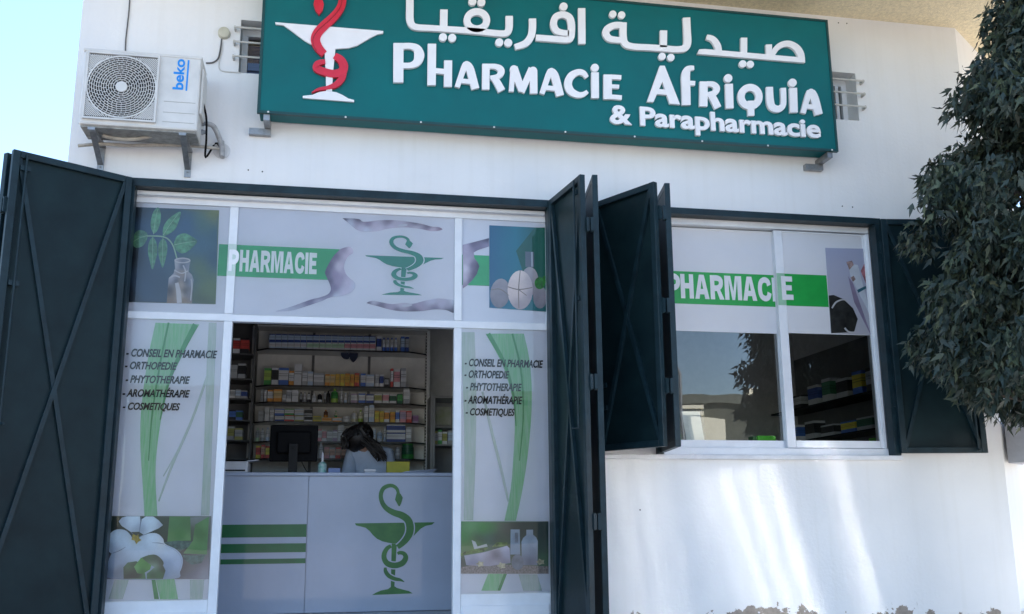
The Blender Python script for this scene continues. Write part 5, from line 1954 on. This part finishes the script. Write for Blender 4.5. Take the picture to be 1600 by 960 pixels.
def pack_label(lst, i, key, full):
    o, row, c1, c2, kn, x, h, wd, by = lst[i]
    col = c1 + (' and ' + c2 if c2 and c2 != c1 else '')
    pv = lst[i - 1] if i else None
    nx = lst[i + 1] if i < len(lst) - 1 else None
    two = lambda r, f: r[2] + ('-' + r[3] if f and r[3] and r[3] != r[2] else '')
    same = lambda r: r and r[2] == c1 and r[3] == c2 and r[4] == kn
    if same(pv) or same(nx):
        pl = {'box': 'boxes', 'bottle': 'bottles', 'jar': 'jars'}[kn]
        o['group'] = '%s %s on the %s shelf' % (col, pl, RANK[row]) + (', upper layer' if key[1] else '')
        return '%s %s in the %srow of equal %s on the %s shelf' % (c1 if key[1] else col, kn, 'upper ' if key[1] else '', pl, RANK[row])
    if key[1]:
        return '%s %s on top of another pack on the %s shelf' % (col, kn, RANK[row])
    lab = '%s %s on the %s shelf' % (col, kn, RANK[row])
    if pv and nx:
        return lab + ' between %s and %s' % (two(pv, full > 0), two(nx, full > 1)) + (' packs' if full < 2 else '')
    return lab + ', at its end by %s %s' % (two(nx or pv, False), (nx or pv)[4])


labs = {}
for full in (0, 1, 2):
    for key, lst in rows.items():
        lst.sort(key=lambda r: r[5])
        for i, r in enumerate(lst):
            o = r[0]
            l0 = labs.get(o.name)
            if full == 0 or (list(labs.values()).count(l0) > 1 and 'equal' not in l0):
                labs[o.name] = pack_label(lst, i, key, full)
for r in PACKS:
    r[0]['label'] = labs[r[0].name]
    r[0]['category'] = r[4]
    if 'group' not in r[0]:
        r[0]['group'] = 'medicine packs on the back wall shelves'

# hanging ornament of two dark leaves
b = MB()
for pl in ([(740, 195), (775, 190), (790, 215), (785, 235), (760, 235), (742, 218)], [(788, 205), (800, 190), (838, 195), (840, 225), (815, 255), (795, 235)]):
    pts = smooth_path([ip(x, y, YSH + .1) for x, y in pl + [pl[0]]], 5)[:-1]
    b.flat(pts, YSH + .1, .012)
b.tube([(ip(775, 192, YSH + .095)[0], YSH + .095, ip(775, 192, YSH)[1]), (ip(775, 192, YSH + .095)[0], YSH + .095, shelf_z[0] - .008)], .002, 5)
simple('ornament', 'dark blue heart shaped ornament hanging under the top shelf', 'ornament', b, mat('navy_felt', (0.03, 0.04, 0.08), 0.8))

# side cabinets: dim shelves by the left wall, glass cabinet to the right
cb = thing('side_shelves', 'dim narrow side shelves in the dark corner behind the printer', 'shelves', (ip(130, 500, 2.5)[0], 2.5, FLOOR))
xa, xb = ip(30, 500, 2.6)[0], ip(195, 500, 2.6)[0]
b = MB()
b.box(xa, xb, 2.95, 2.98, FLOOR, unit_top + .25)
b.box(xb + .001, xb + .02, 2.70, 2.98, FLOOR, unit_top + .25)
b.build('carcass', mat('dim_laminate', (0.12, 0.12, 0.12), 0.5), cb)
side_z = []
for y in (200, 350, 470, 600, 720, 830):
    z = ip(120, y, 2.6)[1]
    side_z.append(z)
    b = MB()
    b.box(xa, xb, 2.60, 2.949, z - .012, z)
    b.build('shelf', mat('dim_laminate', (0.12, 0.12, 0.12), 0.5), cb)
SP = [(0, 95, 135, 110, 'red', 'white'), (0, 138, 190, 108, 'red', 'black'), (1, 80, 120, 270, 'grey', None), (1, 124, 170, 262, 'black', 'grey'), (2, 75, 105, 420, 'grey', 'white'), (2, 108, 140, 418, 'pale blue', 'grey'),
      (2, 142, 178, 424, 'dark blue', 'grey'), (3, 70, 110, 540, 'blue', 'black'), (3, 112, 150, 545, 'dark green', 'blue'), (4, 62, 100, 640, 'olive', 'grey'), (4, 104, 150, 650, 'grey', 'olive')]
for r, x0, x1, yt, c1, c2 in SP:
    X0, Z1 = ip(x0, yt, 2.62)
    X1 = ip(x1, yt, 2.62)[0]
    b = MB()
    b.box(X0, X1, 2.62, 2.74, side_z[r] + .0005, Z1)
    simple('medicine_box', '%s%s box on the %s shelf of the dim side shelves' % (c1, ' and ' + c2 if c2 else '', ['top', 'second', 'third', 'fourth', 'fifth', 'lowest'][r]), 'box', b, pack_mat(c1, c2), 'boxes on the side shelves')
b = MB()
X0, Z1 = ip(222, 22, 2.9)
X1, Z0 = ip(375, 66, 2.9)
b.box(X0, X1, 2.86, 3.0, unit_top + .002, unit_top + .002 + (Z1 - Z0))
simple('carton', 'dull yellow carton lying on top of the shelving unit', 'carton', b, mat('dull_yellow', (0.16, 0.14, 0.02), 0.5))
cab = thing('display_cabinet', 'glass fronted cabinet beside the back shelving with a pale poster inside', 'cabinet', (ip(1335, 600, 2.5)[0], 2.5, FLOOR))
xa, xb = ip(1278, 600, 2.5)[0], ip(1440, 600, 2.5)[0]
zt_ = ip(1330, 455, 2.5)[1]
b = MB()
b.box(xa, xb, 2.9, 2.93, FLOOR, zt_)
b.box(xa, xa + .02, 2.5, 2.899, FLOOR, zt_)
b.box(xa + .021, xb, 2.5, 2.899, zt_ - .02, zt_)
b.box(xa + .021, xb, 2.52, 2.899, ip(1330, 745, 2.5)[1] - .012, ip(1330, 745, 2.5)[1])
b.box(xa + .021, xb, 2.52, 2.899, ip(1330, 640, 2.5)[1] - .008, ip(1330, 640, 2.5)[1])
b.box(xa + .021, xa + .04, 2.49, 2.515, FLOOR, zt_ - .021)
b.build('cabinet_frame', mat('pale_frame', (0.30, 0.30, 0.29), 0.5), cab)
b = MB()
X0, Z1 = ip(1308, 520, 2.85)
X1, Z0 = ip(1400, 630, 2.85)
b.box(X0, X1, 2.86, 2.88, Z0, Z1)
b.build('poster', mat('poster_print', (0.30, 0.34, 0.18), 0.5, var=.5, scale=9, col2=(0.5, 0.5, 0.45)), cab)
b = MB()
b.quad((xa + .04, 2.50, FLOOR + .1), (xb, 2.50, FLOOR + .1), (xb, 2.50, zt_ - .02), (xa + .04, 2.50, zt_ - .02))
b.build('glass_door', M_GLASSF, cab)
zq = ip(1330, 745, 2.5)[1] + .0005
for i, (x0, x1, yt, c1, c2) in enumerate([(1296, 1320, 668, 'grey', 'olive'), (1324, 1346, 660, 'white', 'green'), (1350, 1378, 672, 'olive', 'white'), (1382, 1410, 664, 'pale blue', 'grey')]):
    X0, Z1 = ip(x0, yt, 2.6)
    X1 = ip(x1, yt, 2.6)[0]
    b = MB()
    b.box(X0, X1, 2.6, 2.68, zq, Z1)
    simple('medicine_box', '%s and %s box standing inside the glass fronted cabinet' % (c1, c2), 'box', b, pack_mat(c1, c2), 'boxes in the glass cabinet')

# shelving seen through the display window, along the end wall
es = thing('wall_shelves', 'dark shelves along the end wall seen through the display window', 'shelves', (4.75, 1.6, FLOOR))
b = MB()
b.box(4.90, 4.94, .5, 3.2, FLOOR, 2.9)
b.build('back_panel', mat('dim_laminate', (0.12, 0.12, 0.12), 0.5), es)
ez = [1.35, 1.68, 2.0, 2.32]
for z in ez:
    b = MB()
    b.box(4.60, 4.899, .5, 3.2, z - .015, z)
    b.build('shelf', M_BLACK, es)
rnd = random.Random(3)
for r, z in enumerate(ez):
    y = .6
    row = []
    while y < 2.9:
        wd = rnd.uniform(.14, .26)
        h = rnd.uniform(.1, .22)
        c1, c2 = rnd.choice([('blue', 'white'), ('dark blue', 'grey'), ('grey', 'black'), ('yellow', 'blue'), ('black', 'grey'), ('white', 'grey'), ('dark green', 'grey')])
        b = MB()
        b.box(4.62, 4.62 + .12, y, y + wd, z + .0005, z + h)
        row.append((b.build('medicine_box', pack_mat(c1, c2)), c1, c2))
        y += wd + rnd.uniform(.02, .16)
    for i, (o, c1, c2) in enumerate(row):
        near = row[i - 1][1] if i else 'end panel'
        far = row[i + 1][1] if i < len(row) - 1 else 'room end'
        tag(o, '%s and %s carton on the %s end wall shelf, between %s and %s' % (c1, c2, ['lowest', 'second', 'third', 'topmost'][r], near, far), 'box', 'cartons on the end wall shelves')
# inner ledge of the window, with green boxes and a card
b = MB()
b.box(WX0 - .05, WX1 + .05, WT + .004, WT + .30, Z0s - .02, Z0s + .02)
tag(b.build('window_ledge', mat('ledge_dark', (0.05, 0.05, 0.05), 0.5)), 'dark inner ledge under the display window', 'ledge')
lz = Z0s + .0205
for px0, px1, pt, lab in ((1056, 1064, 679, 'small green box on the window ledge at the leaning card'), (1184, 1212, 681, 'bright green box on the window ledge beside the sliding sash'), (1176, 1182.5, 682, 'narrow dark green box touching the bright green box'),
                          (1366, 1392, 684, 'green box on the window ledge near the wide shutter leaf')):
    X0, Z1 = at(px0, pt, WT + .06)
    X1 = at(px1, pt, WT + .06)[0]
    b = MB()
    b.box(X0, X1, WT + .06, WT + .14, lz, max(Z1, lz + .05))
    simple('gift_box', lab, 'box', b, mat('dark_leaf_card', (0.03, 0.15, 0.02), .4) if 'narrow' in lab else mat('lime_card', (0.12, 0.62, 0.03), .4), 'green boxes on the window ledge', bevel=.003)
cardo = thing('display_card', 'white card in a grey frame leaning on the window ledge', 'card', (at(1085, 690, WT + .08)[0], WT + .08, lz))
X0, Z1 = at(1067, 640, WT + .12)
X1 = at(1097, 640, WT + .12)[0]
b = MB()
b.obox((X0 - .012, WT + .08, lz), (X1 - X0 + .024, 0, 0), (0, .012, .004), (-.012, .05, Z1 - lz))
b.build('card_frame', mat('card_grey', (0.16, 0.15, 0.13), .5), cardo)
b = MB()
b.obox((X0 + .006, WT + .077, lz + .006), (X1 - X0 - .012, 0, 0), (0, .003, .001), (-.012, .05, Z1 - lz - .02))
b.build('card_face', mat('card_white', (0.80, 0.80, 0.72), .6), cardo)

# ------------------------------------------------------------------ the woman behind the counter
YP_ = 1.95
hx, hz = ip(830, 700, YP_)


def skin(name, verts, edges, radii, m, parent=None, sub=2):
    me = bpy.data.meshes.new(name)
    off = WLOC.get(parent.name, Vector()) if parent else Vector()
    me.from_pydata([Vector(v) - off for v in verts], edges, [])
    me.materials.append(m)
    o = bpy.data.objects.new(name, me)
    COL.objects.link(o)
    md = o.modifiers.new('skin', 'SKIN')
    sv = me.skin_vertices[0].data
    for i, r in enumerate(radii):
        sv[i].radius = (r, r) if not isinstance(r, tuple) else r
    sv[0].use_root = True
    md.use_smooth_shade = True
    s = o.modifiers.new('sub', 'SUBSURF')
    s.levels = s.render_levels = sub
    if parent:
        o.parent = parent
    WLOC[o.name] = off
    return o


_bx, _bz = ip(912, 792, YP_ + .08)
base = Vector((_bx, YP_ + .08, 0))
hz_s = _bz                 # shoulder height, she sits bent over the counter
V_, E_, R_ = [], [], []


def vtx(p, r, link=None):
    V_.append(Vector(p))
    R_.append(r)
    if link is not None:
        E_.append((link, len(V_) - 1))
    return len(V_) - 1


pel = vtx((base.x + .02, base.y + .05, FLOOR + .58), (.15, .11))
sp1 = vtx((base.x + .02, base.y + .06, FLOOR + .80), (.135, .10), pel)
sp2 = vtx((base.x, base.y, hz_s - .07), (.15, .10), sp1)
nk0 = vtx((base.x - .03, base.y - .05, hz_s + .03), .062, sp2)
nk1 = vtx((hx + .045, YP_ + .0, hz - .065), .052, nk0)
hd0 = vtx((hx + .0, YP_ - .02, hz + .0), (.082, .088), nk1)
hd1 = vtx((hx - .012, YP_ - .0, hz + .075), (.060, .066), hd0)
chin = vtx((hx - .055, YP_ - .06, hz - .045), .036, hd0)
nose = vtx((hx - .078, YP_ - .075, hz - .008), .012, hd0)
for s in (-1, 1):
    sh0 = vtx((base.x + s * .15, base.y - .02, hz_s - .03), .060, sp2)
    el = vtx((base.x + s * .20, base.y - .14, ctop - .13), .043, sh0)
    wr = vtx((base.x + s * .07 - .06, base.y - .33, ctop - .045), .027, el)
    pm = vtx((base.x + s * .04 - .07, base.y - .40, ctop - .04), (.034, .018), wr)
    for k in range(4):
        f1 = vtx((base.x + s * .04 - .10 + .02 * k, base.y - .445 - .006 * (k in (1, 2)), ctop - .038), .009, pm)
        f2 = vtx((base.x + s * .04 - .105 + .02 * k, base.y - .475 - .008 * (k in (1, 2)), ctop - .052), .007, f1)
    th = vtx((base.x + s * .04 - .07 - s * .045, base.y - .405, ctop - .045), .010, pm)
    vtx((base.x + s * .04 - .07 - s * .055, base.y - .44, ctop - .052), .008, th)
    hp = vtx((base.x + .02 + s * .09, base.y + .05, FLOOR + .50), .09, pel)
    kn = vtx((base.x + .02 + s * .10, base.y - .02, FLOOR + .28), .062, hp)
    an = vtx((base.x + .02 + s * .10, base.y + .03, FLOOR + .07), .04, kn)
    vtx((base.x + .02 + s * .11, base.y - .10, FLOOR + .035), .032, an)
woman = skin('person', V_, E_, R_, mat('skin_tone', (0.42, 0.25, 0.18), 0.5, var=.05))
tag(woman, 'woman in a pale coat with long dark hair bending over behind the counter', 'person')
C_, CE, CR = [], [], []


def cv(p, r, link=None):
    C_.append(Vector(p))
    CR.append(r)
    if link is not None:
        CE.append((link, len(C_) - 1))
    return len(C_) - 1


c0 = cv((base.x + .02, base.y + .05, FLOOR + .45), (.18, .135))
c1 = cv((base.x + .02, base.y + .06, FLOOR + .80), (.155, .12), c0)
c2 = cv((base.x, base.y, hz_s - .06), (.17, .118), c1)
c3 = cv((base.x - .025, base.y - .04, hz_s + .015), .075, c2)
for s in (-1, 1):
    a = cv((base.x + s * .15, base.y - .02, hz_s - .03), .075, c2)
    e_ = cv((base.x + s * .20, base.y - .14, ctop - .13), .058, a)
    cv((base.x + s * .085 - .05, base.y - .30, ctop - .055), .042, e_)
skin('coat', C_, CE, CR, mat('pale_blue_coat', (0.52, 0.58, 0.68), 0.8, var=.06, bump=.3, bscale=25), woman)
# face details
b = MB()
for s in (-1, 1):
    ex = Vector((hx - .07 + .018 * (s > 0), YP_ - .065 - .012 * (s > 0), hz + .012))
    b.lathe(ex, [(.0, -.004), (.009, .0), (.0, .004)], 8)
b.build('eye', M_BLACK, woman, smooth=True)
b = MB()
b.tube([(hx - .078, YP_ - .055, hz - .038), (hx - .068, YP_ - .075, hz - .040), (hx - .055, YP_ - .085, hz - .038)], .005, 6)
b.build('mouth', mat('lip_tone', (0.35, 0.10, 0.09), .5), woman, smooth=True)
# hair: a cap over the skull and long locks falling over the shoulder
P_ = lambda x, y, Y: Vector((ip(x, y, Y)[0], Y, ip(x, y, Y)[1]))
b = MB()
hc = P_(846, 705, YP_ + .01)
vs, fs = [], []
rh = random.Random(5)
for i in range(13):
    th = pi * i / 12
    for k in range(20):
        ph = 2 * pi * k / 20
        q = 1 + .03 * sin(ph * 7 + th * 3)
        vs.append(hc + Vector((.128 * sin(th) * cos(ph) * q, .118 * sin(th) * sin(ph) * q, .118 * cos(th) * q + .012 * cos(ph))))
for i in range(12):
    for k in range(20):
        fs.append((i * 20 + k, i * 20 + (k + 1) % 20, (i + 1) * 20 + (k + 1) % 20, (i + 1) * 20 + k))
b.add(vs, fs)
for k in range(90):
    u = rh.random()
    a = hc + Vector((rh.uniform(-.02, .09), rh.uniform(-.115, .02), rh.uniform(.0, .09)))
    m1 = P_(890 + 30 * rh.uniform(-1, 1), 720 + 18 * rh.uniform(-1, 1), YP_ - .07 + .03 * rh.uniform(-1, 1))
    m2 = P_(940 + 34 * rh.uniform(-1, 1), 765 + 20 * rh.uniform(-1, 1), YP_ - .09 + .03 * rh.uniform(-1, 1))
    e_ = P_(985 + 34 * rh.uniform(-1, 1), 826 + 26 * rh.uniform(-1, 1), YP_ - .09 + .03 * rh.uniform(-1, 1))
    b.tube(smooth_path([tuple(a), tuple(m1), tuple(m2), tuple(e_)], 3), [.016, .016, .015, .014, .013, .012, .010, .008, .005, .002], 5)
for k in range(26):
    a = hc + Vector((rh.uniform(-.10, .0), rh.uniform(-.10, -.04), rh.uniform(.02, .07)))
    e_ = P_(765 + 22 * rh.uniform(-1, 1), 760 + 20 * rh.uniform(-1, 1), YP_ - .10)
    b.tube(smooth_path([tuple(a), tuple(a.lerp(e_, .5) + Vector((-.03, -.02, .01))), tuple(e_)], 3), [.012, .012, .011, .009, .007, .005, .003], 5)
b.build('hair', mat('dark_brown_hair', (0.016, 0.011, 0.009), .5, var=.5, scale=10), woman, smooth=True)

# ------------------------------------------------------------------ tree
YT = -1.25
outline = [(1600, -190), (1585, -110), (1568, -40), (1560, 20), (1522, 80), (1505, 110), (1492, 145), (1475, 190), (1455, 240), (1425, 300), (1418, 335), (1428, 360), (1440, 410), (1436, 470), (1442, 505), (1452, 560), (1480, 600), (1510, 632)]
tcx = at(1690, 400, YT)[0]
prof = []
for x, y in outline:                       # radius at which the round crown just touches that line of sight
    q = at(x, y, YT)
    dq = Vector((q[0], YT + CAM_D)).normalized()
    prof.append((q[1], abs(tcx * dq.y - (YT + CAM_D) * dq.x)))
prof.sort()


def crown_r(z):
    if z <= prof[0][0]:
        return prof[0][1]
    for (za, ra), (zb, rb) in zip(prof, prof[1:]):
        if z <= zb:
            return ra + (rb - ra) * (z - za) / (zb - za)
    return prof[-1][1]


zlo, zhi = prof[0][0] + .05, prof[-1][0]
tree = thing('tree', 'dark leafy tree with drooping pointed leaves in front of the shop wall', 'tree', (tcx, YT, 0))
rt = random.Random(11)
pads = []                                  # leafy branch ends: (centre, spread)
while len(pads) < 340:
    z = rt.uniform(zlo + .02, zhi) if rt.random() < .8 else rt.uniform(zlo, zlo + .8)
    rmax = crown_r(z)
    ang = rt.uniform(0, 2 * pi)
    f = rt.uniform(.55, .98) if rt.random() < .8 else rt.uniform(.1, .6)
    sp = rt.uniform(.12, .23)
    rr = max(0, rmax * f + rt.uniform(-.07, .10) - .25 * sp)
    c = Vector((tcx + rr * cos(ang), YT + rr * sin(ang), z))
    if c.y < -.36 or c.x > 5.7:
        pads.append((c, sp))
clumps = [c for c, sp in pads]
b = MB()
top = Vector((tcx + .05, YT + .03, zhi - .1))
b.tube([(tcx, YT, -.02), (tcx + .02, YT, .8), (tcx - .02, YT + .02, 1.7), (tcx + .03, YT, 2.6), (tcx, YT + .03, 3.6), top], [.12, .10, .085, .065, .04, .012], 10)
tw = MB()
for i, c in enumerate(clumps):
    if i % 2 == 0:
        h = max(1.6, c.z - .55 * (Vector((c.x - tcx, c.y - YT)).length) - .1)
        a = Vector((tcx, YT, h))
        mid = a.lerp(c, .55) + Vector((0, 0, .08))
        tw.tube(smooth_path([tuple(a), tuple(mid), tuple(c)], 4), [.016 - .0014 * k for k in range(9)], 5)
b.build('trunk', M_BARK, tree, smooth=True)
tw.build('branches', M_BARK, tree, smooth=True)
lv, lf, lm = [], [], []
shape = [(0, 0), (.20, .26), (.40, .66), (.19, .58), (.14, .85), (0, 1.38), (-.14, .85), (-.19, .58), (-.40, .66), (-.20, .26)]
for c, sp in pads:
    for _ in range(int(6800 * sp * sp)):
        v = Vector((rt.gauss(0, 1), rt.gauss(0, 1), rt.gauss(0, .85)))
        p = c + v.normalized() * sp * (rt.random() ** .45) * rt.uniform(.8, 1.12)
        p.z -= .25 * max(0, (Vector((p.x - c.x, p.y - c.y)).length - .6 * sp))
        if p.y > -.17 and p.x < 5.3:
            continue
        if p.z < zlo - .10 or math.hypot(p.x - tcx, p.y - YT) > crown_r(p.z) + .13:
            continue
        d = Vector((rt.gauss(0, .55) + .35 * (p.x - tcx), rt.gauss(0, .55) + .35 * (p.y - YT), -1 + rt.gauss(0, .45))).normalized()
        s = d.cross(Vector((rt.gauss(0, 1), rt.gauss(0, 1), rt.gauss(0, .4)))).normalized()
        nrm = d.cross(s)
        L_ = rt.uniform(.045, .078)
        W_ = L_ * rt.uniform(.55, .9)
        fold = rt.uniform(.05, .28)
        i0 = len(lv)
        curl = rt.uniform(-.25, .25)
        for x, y in shape:
            lv.append(p + d * (y * L_) + s * (x * W_) + nrm * ((abs(x) * fold + curl * y * y) * L_))
        q = rt.random()
        m_ = 2 if q < .06 else (1 if q < .32 else 0)
        for f in ((0, 1, 9), (1, 3, 7, 9), (1, 2, 3), (9, 7, 8), (3, 4, 6, 7), (4, 5, 6)):
            lf.append(tuple(i0 + k for k in f))
            lm.append(m_)
me = bpy.data.meshes.new('crown')
off = WLOC[tree.name]
me.from_pydata([v - off for v in lv], [], lf)
me.materials.append(M_LEAF)
me.materials.append(M_LEAF2)
me.materials.append(M_LEAF3)
me.polygons.foreach_set('material_index', lm)
co = bpy.data.objects.new('crown', me)
COL.objects.link(co)
co.parent = tree

# ------------------------------------------------------------------ across the street (seen only in the reflections)
fb = thing('far_building', 'long low building across the street, mirrored in the display window', 'building', (28, -46, 0))
b = MB()
b.box(-10, 60, -54, -46, 0, 7.7)
b.build('wall', mat('olive_render', (0.10, 0.105, 0.085), .9, var=.15, scale=.3), fb)
b = MB()
b.box(-10.2, 60.2, -54.2, -45.8, 7.701, 8.15)
b.build('parapet', mat('grey_render', (0.12, 0.13, 0.11), .9, var=.1, scale=.5), fb)
b = MB()
b.box(29, 36, -53, -46.5, 8.151, 9.0)
b.build('roof_room', mat('grey_render', (0.12, 0.13, 0.11), .9, var=.1, scale=.5), fb)
for i in range(12):
    b = MB()
    x = 23.0 + i * .44 + (.5 if i > 5 else 0)
    b.box(x, x + .22, -45.99, -45.9, 6.9, 7.4)
    b.build('window', M_BLACK, fb)
for x0, x1, z0, z1 in ((19.6, 21.0, 7.0, 7.25), (19.6, 21.0, 7.4, 7.6), (20.2, 22.2, 5.2, 6.9), (23.6, 25.4, 8.16, 8.5), (31.5, 33.4, 6.9, 7.2), (31.8, 33.8, 5.6, 6.7), (16.0, 18.4, 6.4, 7.4)):
    b = MB()
    b.box(x0, x1, -45.99, -45.6, z0, z1)  # slabs standing for sunlit patches of the wall, sunlight put into the cream
    b.build('panel', mat('sunlit_patch_cream', (0.80, 0.77, 0.62), .8), fb)
lp = thing('street_lamp', 'slim grey street lamp across the street, mirrored in the display window', 'street lamp', (11.9, -25, 0))
b = MB()
b.tube([(11.9, -25, 0), (11.9, -25, 3), (11.88, -25, 6.1), (11.7, -25, 6.5)], [.09, .07, .05, .04], 10)
b.build('pole', M_GALV, lp, smooth=True)
b = MB()
b.obox((11.15, -25.12, 6.45), (.6, 0, .12), (0, .24, 0), (-.01, 0, .09))
b.build('lamp_head', mat('lamp_head_grey', (0.5, 0.5, 0.5), .5), lp)

TILT = math.atan2(sd.z, sd.y) / 2 - R(0.8)
_n = Vector((0, cos(TILT), sin(TILT)))
_r = -sd + 2 * sd.dot(_n) * _n
VANX = 2.85 - _r.x / _r.y * 10.1      # the glint falls under the window
# ------------------------------------------------------------------ car parked in the sun opposite the window: its side glass throws the light streaks
CX, CY = VANX, -10.0
car = thing('parked_van', 'silver van with tinted side windows parked in the sun across from the display window', 'van', (CX, CY - .8, 0))
M_CAR = mat('silver_paint', (0.42, 0.43, 0.45), 0.35, .6, var=.02)
M_CARG = mat('tinted_car_glass', (0.01, 0.012, 0.012), 0.038, var=0)
M_CARG.node_tree.nodes['Principled BSDF'].inputs['IOR'].default_value = 2.55      # reflectance raised to strengthen the streaks on the wall
side = [(.0, .32), (.03, .55), (.02, .84), (-.10, .98)]           # near side, from sill to waist: (Y, Z)
b = MB()


def carx(s):                                                      # nose and tail taper
    return [(-1.95 + .10 * s, 1.0), (-1.55, 1.0), (1.75, 1.0), (2.05 - .10 * s, 1.0)]


ys = [0, .03, .02, -.08]
zs = [.30, .50, .76, .88]
xs = [-2.0, -1.9, -1.2, 1.4, 2.1, 2.25]
hh = [.80, 1.0, 1.0, 1.0, .86, .70]
inset = [.25, .06, 0, 0, .08, .30]
vs, fs = [], []
for x, h, q in zip(xs, hh, inset):
    sec = [(y_ - q, .30 + (z_ - .30) * h) for y_, z_ in zip(ys, zs)]
    sec = sec + [(-1.62 - y_, z_) for y_, z_ in reversed(sec)]
    vs += [(CX + x, CY + y_, z_) for y_, z_ in sec]
n = 8
for i in range(len(xs) - 1):
    for k in range(n):
        fs.append((i * n + k, i * n + (k + 1) % n, (i + 1) * n + (k + 1) % n, (i + 1) * n + k))
fs += [tuple(range(n)), tuple((len(xs) - 1) * n + k for k in range(n))]
b.add(vs, fs)
gh = 1.0
y1, z1 = -.09 - gh * sin(TILT), .88 + gh * cos(TILT)
vs = [(-1.75, -.10, .865), (1.45, -.10, .865), (.85, y1 - .012, z1), (-1.45, y1 - .012, z1)]
vs += [(x, -1.62 - y_, z_) for x, y_, z_ in vs]
b.add([(CX + x, CY + y_, z_) for x, y_, z_ in vs], [(0, 1, 2, 3), (4, 5, 6, 7), (0, 1, 5, 4), (1, 2, 6, 5), (2, 3, 7, 6), (3, 0, 4, 7)])
b.build('body', M_CAR, car, smooth=True)
for xa, xb, cu in ((-.78, -.52, .03), (.06, .36, .008), (.84, .93, .02), (-.24, -.20, .03), (1.30, 1.35, .03)):  # pane widths, bow and ripple shaped to form the wall streaks
    b = MB()
    vs, fs = [], []
    nu, nv = 48, 14
    for i in range(nu):
        u = xa + (xb - xa) * i / (nu - 1)
        for j in range(nv):
            v = (j / (nv - 1) - .5) * (gh - .06)
            bow = -cu * v * v - .02 * (u - (xa + xb) / 2) ** 2 + .000018 * sin(u * 75)
            c0 = Vector((CX + u - .12 * v, CY - .09 - gh / 2 * sin(TILT), 0.88 + gh / 2 * cos(TILT)))
            vs.append(c0 + Vector((0, -sin(TILT), cos(TILT))) * v + Vector((0, cos(TILT), sin(TILT))) * (bow + .014))
    for i in range(nu - 1):
        for j in range(nv - 1):
            k = i * nv + j
            fs.append((k, k + nv, k + nv + 1, k + 1))
    b.add(vs, fs)
    b.build('side_window', M_CARG, car, smooth=True)
for x in (-1.25, 1.45):
    for y_ in (-.08, -1.54):
        b = MB()
        b.lathe((CX + x, CY + y_ - .09, .31), [(.20, 0), (.30, .0), (.31, .03), (.31, .15), (.30, .18), (.20, .18)], 24, 'Y')
        b.build('wheel', M_BLACK, car, smooth=True)
